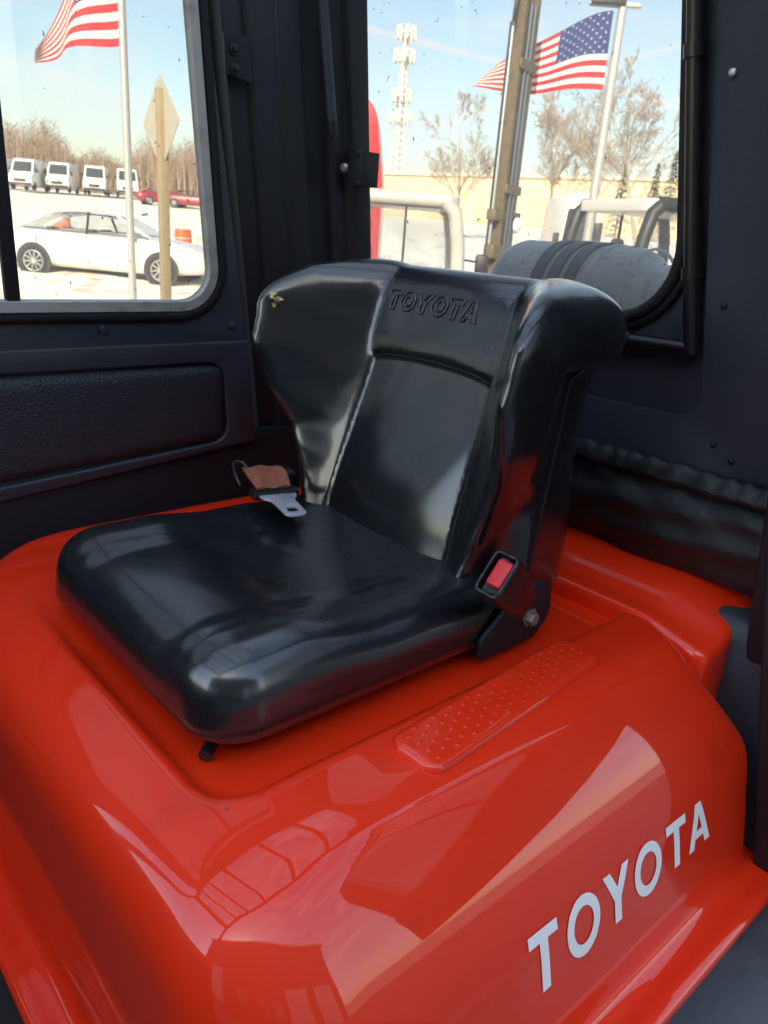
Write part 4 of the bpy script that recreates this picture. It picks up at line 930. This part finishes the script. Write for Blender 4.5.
sedan('small_car', (p2_[0], p2_[1], p2_[2]), AX_R + 0.5, 'dark red car at the tree line, left of the sign post', M['darkred'], 'red cars by the far wood')

# ---- vans
def van(name, label, group):
    t = thing(name, (0, 0, 0), label, 'van', group)
    prof_ = [(0, .35), (0, 2.45), (.25, 2.62), (3.9, 2.62), (4.35, 2.50), (5.05, 1.45), (5.70, 1.15), (5.85, .95), (5.88, .40)]
    def vf(u, v, o): k = 1.0 - 0.12 * max(0, v - 1.4) / 1.2; return (u, o * k, v)
    MB().prism([prof_], vf, -1.0, 1.0).build('body', M['cream'], t, bevel=0.06)
    MB().prism([[(-.80, 1.52), (.80, 1.52), (.74, 2.36), (-.74, 2.36)]], lambda u, v, o: (5.07 - (v - 1.45) * .667 + o, u, v), 0.012, 0.02).build('windscreen', M['carglass'], t)
    for sd in (-1, 1):
        MB().prism([[(3.55, 1.5), (4.85, 1.5), (4.35, 2.25), (3.55, 2.25)]], lambda u, v, o: (u, sd * (1.0 - 0.10 * (v - 1.4) + o), v), 0.0, 0.012).build('side_window', M['carglass'], t)
        MB().box((5.80, sd * .74, .98), (.14, .36, .22)).build('headlight', M['lamp'], t, bevel=0.03)
        MB().box((4.75, sd * 1.13, 1.72), (.10, .20, .32)).build('mirror', M['dark'], t, bevel=0.02)
        for wx in (1.1, 4.9): MB().lathe([(0, .2), (0, .32), (.03, .36), (.2, .36), (.22, .32), (.21, .2)], (wx, sd * .80, .36), (0, sd, 0), 20).build('wheel', M['tyre'], t, smooth=True, auto=40)
    MB().box((5.86, 0, .78), (.08, 1.0, .26)).build('grille', M['dark'], t, bevel=0.01)
    MB().box((5.88, 0, .48), (.12, 1.9, .20)).build('bumper', M['dark'], t, bevel=0.03)
    return t
vlabels = ['white van cut off at the left edge of the side window', 'tall white van, second from the left in the row of vans', 'white van in the middle of the row, left of the flagpole', 'white van just left of the flagpole, fourth in the row', 'white van partly hidden between flagpole and sign post']
v0 = van('delivery_van', vlabels[0], 'white vans parked before the wood')
for k, (px, r, dz) in enumerate(((10, 88, 0), (41, 86, 0), (70, 88, 0), (100, 89, 0), (127, 90, 0))):
    v = v0 if k == 0 else copy_tree(v0)
    p = on_ground(px, 200, r); v.location = (p[0], p[1], p[2] + dz * 0.5); v.rotation_euler = (0, 0, AX_R - 1.50 + 0.07 * k); v['label'] = vlabels[k]

# ---- orange drums half buried in snow
for px, py, r, lb in ((62, 220, 24, 'orange plastic drum in the snow behind the sedan boot'), (183, 236, 22, 'orange plastic drum in the snow behind the sedan bonnet')):
    p = on_ground(px, py, r); zc = at(px, py, r)[2]
    t = thing('drum', (p[0], p[1], zc - 0.3), lb, 'drum', 'orange drums in the snow')
    MB().lathe([(a * .72, b * .8) for a, b in ((-.26, .26), (-.25, .29), (-.1, .28), (-.09, .265), (-.05, .265), (-.04, .28), (.1, .27), (.11, .255), (.15, .255), (.16, .265), (.22, .25), (.24, .2))], (p[0], p[1], zc), (0, 0, 1), 20).build('drum_body', M['orange'], t, smooth=True, auto=40)
    MB().lathe([(-.061, .215), (-.040, .215)], (p[0], p[1], zc), (0, 0, 1), 20).build('reflective_band', M['f_white'], t, smooth=True, auto=40)
    MB().lathe([(0, .55), (0.10, .50), (max(.15, zc - .2 - p[2]), .3)], p, (0, 0, 1), 18).build('snow_mound', M['snow'], t, smooth=True)

# ---- bare wood along the horizon
rn = random.Random(8)
mb = MB()
for k in range(8500):
    px = rn.uniform(-260, 345); r = rn.uniform(98, 132)
    p = on_ground(px, 205, r); h = rn.uniform(4.0, 7.4) * (0.8 + 0.25 * math.sin(px * 0.045) + 0.15 * math.sin(px * 0.13 + 1))
    th = rn.uniform(0.03, 0.10); a = rn.uniform(0, 6.28)
    tip = (p[0] + rn.uniform(-.8, .8), p[1] + rn.uniform(-.8, .8), p[2] + h)
    ux, uy = math.cos(a) * th, math.sin(a) * th
    mb.add([(p[0] - ux, p[1] - uy, p[2] - .3), (p[0] + ux, p[1] + uy, p[2] - .3), (p[0] + uy, p[1] - ux, p[2] - .3), tip], [(0, 1, 3), (1, 2, 3), (2, 0, 3)])
    for q in range(5):
        f0 = rn.uniform(.3, .95); b0 = [p[i] + (tip[i] - p[i]) * f0 for i in range(3)]; ln = rn.uniform(.5, 1.5) * (1.1 - f0 * .5); aa = rn.uniform(0, 6.28)
        e = (b0[0] + ln * math.cos(aa), b0[1] + ln * math.sin(aa), b0[2] + ln * rn.uniform(.3, 1.1)); w2 = th * .5
        mb.add([(b0[0], b0[1], b0[2] - w2), (b0[0] + w2, b0[1] - w2, b0[2] + w2), (b0[0] - w2, b0[1] + w2, b0[2] + w2), e], [(0, 1, 3), (1, 2, 3), (2, 0, 3)])
tag(mb.build('bare_wood', M['wood_far']), 'brown leafless wood along the horizon in the left window', 'wood', kind='stuff')

# ---- bare trees
def bare_tree(px, py_base, r, height, spread, seed, label):
    p = np.array(on_ground(px, py_base, r)); rg = random.Random(seed)
    t = thing('bare_tree', tuple(p), label, 'tree', 'bare trees before the long building')
    tr, br = MB(), MB()
    def limb(m, a, d, ln, rd, lev):
        """a limb that wanders a little, with side limbs along its outer part"""
        d = d / np.linalg.norm(d); pts = [a]; dirs = [d]; n = 6 if lev == 0 else (5 if lev < 3 else 3)
        for k in range(n):
            d = d + np.array([rg.gauss(0, .09 + .03 * lev) for _ in range(3)]) + np.array((0, 0, .05 + .02 * lev)); d = d / np.linalg.norm(d)
            pts.append(pts[-1] + d * ln / n); dirs.append(d)
        m.tube(pts, [max(.0085, rd * (1 - .85 * k / n)) for k in range(n + 1)], (7, 5, 4, 3, 3)[lev], cap=False)
        if lev == 4: return
        for q in range((15, 9, 6, 4)[lev]):
            f = rg.uniform((.22, .25, .2, .15)[lev], 1.0); k = min(n - 1, int(f * n)); b = pts[k] + (pts[k + 1] - pts[k]) * (f * n - k); dd = dirs[k]
            ax = np.array([rg.gauss(0, 1) for _ in range(3)]); ax -= dd * (ax @ dd); ax /= np.linalg.norm(ax)
            an = rg.uniform(.45, .95) * spread
            limb(br, b, dd * math.cos(an) + ax * math.sin(an), ln * (.62 if lev == 0 else .52) * (1.12 - .55 * f) * rg.uniform(.7, 1.1), max(.006, rd * (1 - .8 * f) * .55), lev + 1)
    limb(tr, p, np.array((rg.uniform(-.05, .05), rg.uniform(-.05, .05), 1.0)), height * .86, height * .013, 0)
    tr.build('trunk', M['bark'], t, smooth=True); br.build('crown', M['bark'], t, smooth=True)
bare_tree(457, 222, 52, 7.4, 0.9, 4, 'small leafless tree between the cell tower and the mast')
bare_tree(553, 226, 50, 7.6, 0.95, 9, 'leafless tree just right of the mast, behind the white truck')
bare_tree(588, 235, 47, 8.6, 1.0, 31, 'leafless tree right behind the lamp post')
bare_tree(642, 232, 46, 9.2, 1.1, 22, 'wide leafless tree at the right edge of the rear window')
def conifer(px, r, h, label, seed):
    p = on_ground(px, 215, r); rg = random.Random(seed); t = thing('evergreen_tree', p, label, 'tree', 'evergreens behind the vehicles')
    MB().rod(p, (p[0], p[1], p[2] + h), .12, 6, .02).build('trunk', M['bark'], t)
    m = MB()
    for k in range(420):
        f = rg.random() ** .8; z = p[2] + .3 + f * (h - .3); rr = (1 - f) * h * .24 * rg.uniform(.35, 1); a = rg.uniform(0, 6.28)
        c = np.array((p[0] + rr * math.cos(a), p[1] + rr * math.sin(a), z)); e = np.array((math.cos(a), math.sin(a), -.35)) * .38; s_ = np.array((-math.sin(a), math.cos(a), 0)) * .13
        m.add([c - e * .3 + s_, c - e * .3 - s_, c + e], [(0, 1, 2)])
    m.build('crown', M['needles'], t)
for k, (px, r, h, lb) in enumerate(((618, 82, 6.2, 'leftmost dark evergreen behind the right-hand vehicle'), (650, 80, 6.6, 'middle dark evergreen behind the right-hand vehicle'), (666, 78, 7.6, 'tallest dark evergreen at the edge of the rear window'))): conifer(px, r, h, lb, k)

# ---- long building
q0, q1 = on_ground(300, 190, 118), on_ground(760, 230, 88)
bl_ = thing('long_building', q0, 'long low beige warehouse across the background of the rear window', 'building')
e_ = np.array((q1[0] - q0[0], q1[1] - q0[1], 0)); L_ = np.linalg.norm(e_); e_ /= L_; n_ = np.cross(e_, _up); n_ = n_ if n_ @ _h < 0 else -n_
zr = at(480, 178, 102)[2]; zb0 = min(q0[2], q1[2]) - 1.0
def bp_(a, z, o=0): v = np.array((q0[0], q0[1], 0)) + e_ * a + n_ * o; return (v[0], v[1], z)
MB().prism([[(0, zb0), (L_, zb0), (L_, zr), (0, zr)]], lambda u, v, o: bp_(u, v, o), -25, 0).build('wall', M['beige'], bl_)
MB().prism([[(-.3, zr), (L_ + .3, zr), (L_ + .3, zr + .35), (-.3, zr + .35)]], lambda u, v, o: bp_(u, v, o), -25.3, .3).build('roof_trim', M['roofline'], bl_)
for k in range(9):
    a = L_ * (k + .5) / 9; zd = q0[2] + (q1[2] - q0[2]) * (k + .5) / 9
    dd = MB().prism([[(a - 1.6, zd), (a + 1.6, zd), (a + 1.6, zd + 3.2), (a - 1.6, zd + 3.2)]], lambda u, v, o: bp_(u, v, o), 0.01, .12).build('dock_door', M['beige_dark'], bl_)
    for j in range(4): MB().prism([[(a - 1.55, zd + .1 + .78 * j), (a + 1.55, zd + .1 + .78 * j), (a + 1.55, zd + .80 + .78 * j), (a - 1.55, zd + .80 + .78 * j)]], lambda u, v, o: bp_(u, v, o), .13, .17).build('door_panel', M['beige_dark'], dd)
for k in range(22):
    a = L_ * (k + 0.25) / 22
    MB().prism([[(a - .04, zb0), (a + .04, zb0), (a + .04, zr), (a - .04, zr)]], lambda u, v, o: bp_(u, v, o), .01, .05).build('wall_joint', M['roofline'], bl_)

# ---- cell tower
pt_ = on_ground(395, 190, 160); tw = thing('cell_tower', pt_, 'tall pale lattice cell tower with four tiers of antennas', 'tower')
zt_ = at(403, 24, 160)[2]; H_ = zt_ - pt_[2]
legs = [(math.cos(a), math.sin(a)) for a in (0.3, 0.3 + 2.094, 0.3 + 4.189)]
def lw(f): return 1.7 - 1.25 * min(1, f * 1.15)
def lpnt(k, f): return (pt_[0] + legs[k][0] * lw(f), pt_[1] + legs[k][1] * lw(f), pt_[2] + H_ * f)
for k in range(3): MB().tube([lpnt(k, f) for f in np.linspace(0, .97, 12)], 0.20, 6).build('leg', M['tower'], tw, smooth=True)
br = MB()
for i in range(26):
    f, g = i / 27, (i + 1) / 27
    for k in range(3): br.rod(lpnt(k, f), lpnt((k + 1) % 3, g), .10, 4); br.rod(lpnt(k, g), lpnt((k + 1) % 3, g), .08, 4)
br.build('bracing', M['tower'], tw, kind='stuff')
for f, ra in ((.955, 1.5), (.84, 1.7), (.64, 1.6), (.53, 2.0)):
    zc = pt_[2] + H_ * f
    pf = MB().tube([(pt_[0] + ra * math.cos(a), pt_[1] + ra * math.sin(a), zc) for a in np.linspace(0, 6.283, 13)[:-1]], .10, 5, closed=True).build('platform_ring', M['tower'], tw)
    for q in range(9):
        a = q * 2 * math.pi / 9 + f * 7
        MB().box((pt_[0] + ra * 1.1 * math.cos(a), pt_[1] + ra * 1.1 * math.sin(a), zc + .1), (.32, .5, 2.1), [(math.cos(a), math.sin(a), 0), (-math.sin(a), math.cos(a), 0), (0, 0, 1)]).build('antenna_panel', M['antenna'], pf)

# ---- mast of another lift truck
pm_ = on_ground(500, 250, 13.5); ms = thing('lift_mast', pm_, 'weathered steel lift truck mast with chains, rising in the rear window', 'mast')
th_ = AX_R + 1.02; mx_ = np.array((math.cos(th_), math.sin(th_), 0)); my_ = np.array((-math.sin(th_), math.cos(th_), 0)); mo = np.array(pm_)
MH = 6.4
for s_ in (-1, 1):
    c = mo + mx_ * .24 * s_
    m = MB(); m.box(c + _up * MH / 2, (.03, .17, MH), [mx_, my_, _up]); m.box(c + my_ * .07 - mx_ * s_ * .04 + _up * MH / 2, (.07, .025, MH - .01), [mx_, my_, _up]); m.box(c - my_ * .07 - mx_ * s_ * .04 + _up * MH / 2, (.07, .025, MH - .01), [mx_, my_, _up])
    m.build('outer_rail', M['mast'], ms)
    c2 = mo + mx_ * .15 * s_ + my_ * .05
    MB().box(c2 + _up * (MH * .5 + .3), (.05, .10, MH - .4), [mx_, my_, _up]).build('inner_rail', M['mast'], ms)
    MB().rod(mo + mx_ * .07 * s_ + my_ * -.09 + _up * .3, mo + mx_ * .07 * s_ + my_ * -.09 + _up * (MH - 1.5), .035, 10).build('lift_cylinder', M['strap'], ms, smooth=True, auto=60)
    m = MB()
    for k in range(120): m.box(mo + mx_ * .035 * s_ + my_ * .10 + _up * (.4 + k * .045), (.03, .014, .032), [mx_, my_, _up])
    m.build('chain', M['dark'], ms, kind='stuff')
for z in (.5, 2.35, 4.1, 6.3): MB().box(mo + _up * z - my_ * .10, (.58, .05, .14), [mx_, my_, _up]).build('crossbar', M['mast'], ms, bevel=.01)
# free-lift cylinder, hose and carriage beside the rails
MB().rod(mo - mx_ * .36 + my_ * .05 + _up * .3, mo - mx_ * .36 + my_ * .05 + _up * 5.0, .03, 10).build('tilt_hose', M['steel'], ms, smooth=True, auto=60)
MB().rod(mo - mx_ * .44 + my_ * .05 + _up * .3, mo - mx_ * .43 + my_ * .05 + _up * 4.6, .018, 8).build('tilt_hose', M['dark'], ms, smooth=True, auto=60)
MB().tube([mo - mx_ * .44 + _up * 4.6, mo - mx_ * .42 + _up * 4.9, mo - mx_ * .30 + _up * 5.2, mo - mx_ * .20 + _up * 5.25], .03, 8).build('hose_bend', M['dark'], ms, smooth=True)
zc = at(498, 216, 13.5)[2]
MB().box((mo[0], mo[1], zc), (1.0, .16, .16), [mx_, my_, _up]).build('carriage_bar', M['mast'], ms, bevel=.02)
MB().box((mo[0], mo[1], zc - .55), (.9, .18, .22), [mx_, my_, _up]).build('carriage_bar', M['mast'], ms, bevel=.02)
MB().lathe([(0, .13), (.05, .12), (.08, .05)], np.array((mo[0], mo[1], zc - .12)) + mx_ * .30 - my_ * .1, tuple(-my_), 16).build('work_lamp', M['lamp'], ms, smooth=True, auto=40)

# ---- parked truck cabs seen through the rear window
def truck_cab(name, loc, rz, label, paint, frame_r, wdt, dep, zroof, low_mat, cat, belt=1.25, roof_mat=None):
    t = thing(name, (0, 0, 0), label, cat)
    x0, x1, y0_, y1_ = -wdt / 2, wdt / 2, -dep / 2, dep / 2
    MB().prism([rpoly([(x0, y0_), (x1, y0_), (x1, y1_), (x0, y1_)], .12)], plan, .35, belt).build('body', low_mat, t, bevel=.03)
    MB().prism([rpoly([(x0 + .1, y0_ + .05), (x1 - .1, y0_ + .05), (x1 - .1, y1_ - .05), (x0 + .1, y1_ - .05)], .18)], plan, zroof - .12, zroof).build('roof', roof_mat or paint, t, bevel=.02)
    for sy in (y0_ + .06, y1_ - .06):
        for sx2 in (-1, 1):
            pts_ = [(sx2 * (wdt / 2 - .05), sy, belt - .05), (sx2 * (wdt / 2 - .09), sy, (belt + zroof) / 2), (sx2 * (wdt / 2 - .15), sy, zroof - .14), (sx2 * (wdt / 2 - .26), sy, zroof - .045)]
            MB().tube(pts_, frame_r, 10).build('corner_post', paint, t, smooth=True, auto=60)
        MB().tube([(x0 + .2, sy, zroof - .045), (x1 - .2, sy, zroof - .045)], frame_r, 10).build('header', paint, t, smooth=True, auto=60)
        MB().box((0.0, sy, (belt + zroof) / 2 - .03), (.025, .02, zroof - belt - .12)).build('window_bar', M['dark'], t)
        MB().prism([rpoly([(x0 + .10, belt), (x1 - .10, belt), (x1 - .2, zroof - .08), (x0 + .2, zroof - .08)], .06)], lambda u, v, o: (u, sy + o, v), -.003, .003).build('window_pane', M['clear'], t)
    for sx2 in (-1, 1):
        w_ = MB().box((sx2 * (wdt / 2 + .18), y0_ + .1, belt + .25), (.14, .06, .22)).build('mirror', M['dark'], t, bevel=.03)
        MB().rod((sx2 * (wdt / 2 - .07), y0_ + .1, belt + .3), (sx2 * (wdt / 2 + .14), y0_ + .1, belt + .28), .012, 6).build('mirror_arm', M['dark'], t)
        for sy in (y0_ + .15, y1_ - .15): MB().lathe([(0, .2), (0, .33), (.03, .36), (.2, .36), (.22, .32), (.21, .2)], (sx2 * (wdt / 2 - .22), sy, .36), (sx2, 0, 0), 22).build('wheel', M['tyre'], t, smooth=True, auto=40)
    t.location = loc; t.rotation_euler = (0, 0, rz); return t
pq = on_ground(404, 240, 9.0)
truck_cab('lift_truck', pq, AX_R, 'off-white lift truck cab with see-through windows, left of the mast', M['offwhite'], .075, 1.30, 1.3, at(400, 193, 8.4)[2], M['offwhite'], 'lift truck', belt=1.20)
pq = on_ground(655, 240, 9.5)
truck_cab('utility_truck', pq, AX_R + 0.35, 'utility vehicle with dark grey roof frame at the right of the rear window', M['dark'], .07, 1.50, 1.5, at(640, 200, 9.0)[2], M['offwhite'], 'utility vehicle', belt=1.45, roof_mat=M['cream'])
# red lorry, a sliver beside the window post
pr = on_ground(322, 220, 15.0)
rd = thing('red_lorry', (pr[0], pr[1], pr[2]), 'red lorry cab, a sliver beside the black window post', 'lorry')
ztr = at(366, 96, 15.0)[2] - pr[2]
def lorry_pt(u, v, o): q = np.array(pr) + RIGHT * u + _h * o + _up * v; return tuple(q)
MB().prism([rpoly([(-1.2, .5), (1.05, .5), (1.05, 2.3), (.85, ztr), (-1.2, ztr + .3)], [.1, .1, .5, .5, .3], 8)], lorry_pt, 0, 2.2).build('cab_body', M['redcab'], rd, bevel=.04)
MB().prism([rpoly([(-.9, 1.7), (.75, 1.7), (.7, 2.5), (-.9, 2.5)], .1)], lorry_pt, -.02, -.004).build('windscreen', M['carglass'], rd)
for u in (-.9, .8): MB().lathe([(0, .3), (0, .48), (.05, .52), (.28, .52), (.3, .48), (.3, .3)], lorry_pt(u, .52, .6), tuple(RIGHT), 22).build('wheel', M['tyre'], rd, smooth=True, auto=40)
# white step van with an amber lamp
pw = on_ground(581, 235, 24.0)
wt = thing('step_van', pw, 'white step van with tall windscreen and amber lamp, behind the lamp post', 'van')
zt2 = at(580, 193, 24.0)[2] - pw[2]
def sv(u, v, o): q = np.array(pw) + RIGHT * u + _h * o + _up * v; return tuple(q)
MB().prism([rpoly([(-.62, .4), (.50, .4), (.46, zt2), (-.50, zt2)], [.1, .1, .25, .25], 6)], sv, 0, 3.5).build('body', M['cream'], wt, bevel=.05)
MB().prism([rpoly([(-.54, zt2 - 1.45), (.36, zt2 - 1.40), (.34, zt2 - .42), (-.46, zt2 - .42)], .08)], sv, -.03, -.006).build('windscreen', M['carglass'], wt)
MB().box(sv(.32, zt2 - 1.62, -.05), (.36, .10, .26), [RIGHT, _h, _up]).build('amber_lamp', M['amber'], wt, bevel=.04)
MB().box(sv(.42, zt2 - 1.0, -.2), (.20, .12, .50), [RIGHT, _h, _up]).build('mirror', M['dark'], wt, bevel=.03)
MB().box(sv(-.75, zt2 - 1.3, -.2), (.16, .12, .42), [RIGHT, _h, _up]).build('mirror', M['dark'], wt, bevel=.03)
for u in (-.5, .4): MB().lathe([(-.1, .2), (-.1, .34), (.1, .34), (.1, .2)], sv(u, .36, .6), tuple(RIGHT), 20).build('wheel', M['tyre'], wt, smooth=True, auto=40)
# snow bank
rn = random.Random(2)
def bank(s, t):
    px = 300 + 480 * s; r = 30 + 9 * t; p = on_ground(px, 235, r)
    return (p[0], p[1], p[2] - .05 + 1.0 * math.sin(math.pi * t) * (0.55 + .3 * math.sin(px * .05) + .2 * math.sin(px * .13 + 2 * t)) + rn.uniform(-.05, .05) * math.sin(math.pi * t))
o = MB().grid(90, 12, bank).build('snow_bank', M['snow'], smooth=True); tag(o, 'ploughed dirty snow bank in front of the long building', 'snow bank')

# ---- unseen building added behind the viewer to shade the truck and darken hood reflections
bw = np.array((-_h[0], -_h[1], 0.0)); fw = RIGHT; o6 = bw * 8.0
sb = thing('shade_building', (o6[0], o6[1], 0), 'unseen metal-clad building added behind the viewer to shade the truck, mirrored in the hood', 'building')
def sbp(u, v, o): q = o6 + fw * u + _up * v + bw * o; return tuple(q)
BH = 8.0
bays = [[(a - 1.7, 0.0), (a + 1.7, 0.0), (a + 1.7, 3.6), (a - 1.7, 3.6)] for a in (-5.5, 6.0, 10.8)]
wins = [[(a - .6, 1.1), (a + .6, 1.1), (a + .6, 2.5), (a - .6, 2.5)] for a in (-1.2, 1.2, 3.0)]
MB().prism([[(-8, -.2), (14, -.2), (14, BH), (-8, BH)]], sbp, 0.0, 8.0).build('wall', M['clad'], sb)
MB().prism([[(-8.3, BH), (14.3, BH), (14.3, BH + .3), (-8.3, BH + .3)]], sbp, -.4, 8.3).build('roof_trim', M['roofline'], sb)
for lp2 in bays:
    dd = MB().prism([lp2], sbp, -.06, -.004).build('bay_door', M['pole'], sb)
    a = (lp2[0][0] + lp2[1][0]) / 2
    for k in range(6): MB().prism([[(a - 1.65, .05 + k * .59), (a + 1.65, .05 + k * .59), (a + 1.65, .58 + k * .59), (a - 1.65, .58 + k * .59)]], sbp, -.10, -.065).build('door_panel', M['pole'], dd)
for lp2 in wins: MB().prism([lp2], sbp, -.03, -.004).build('window', M['carglass'], sb)
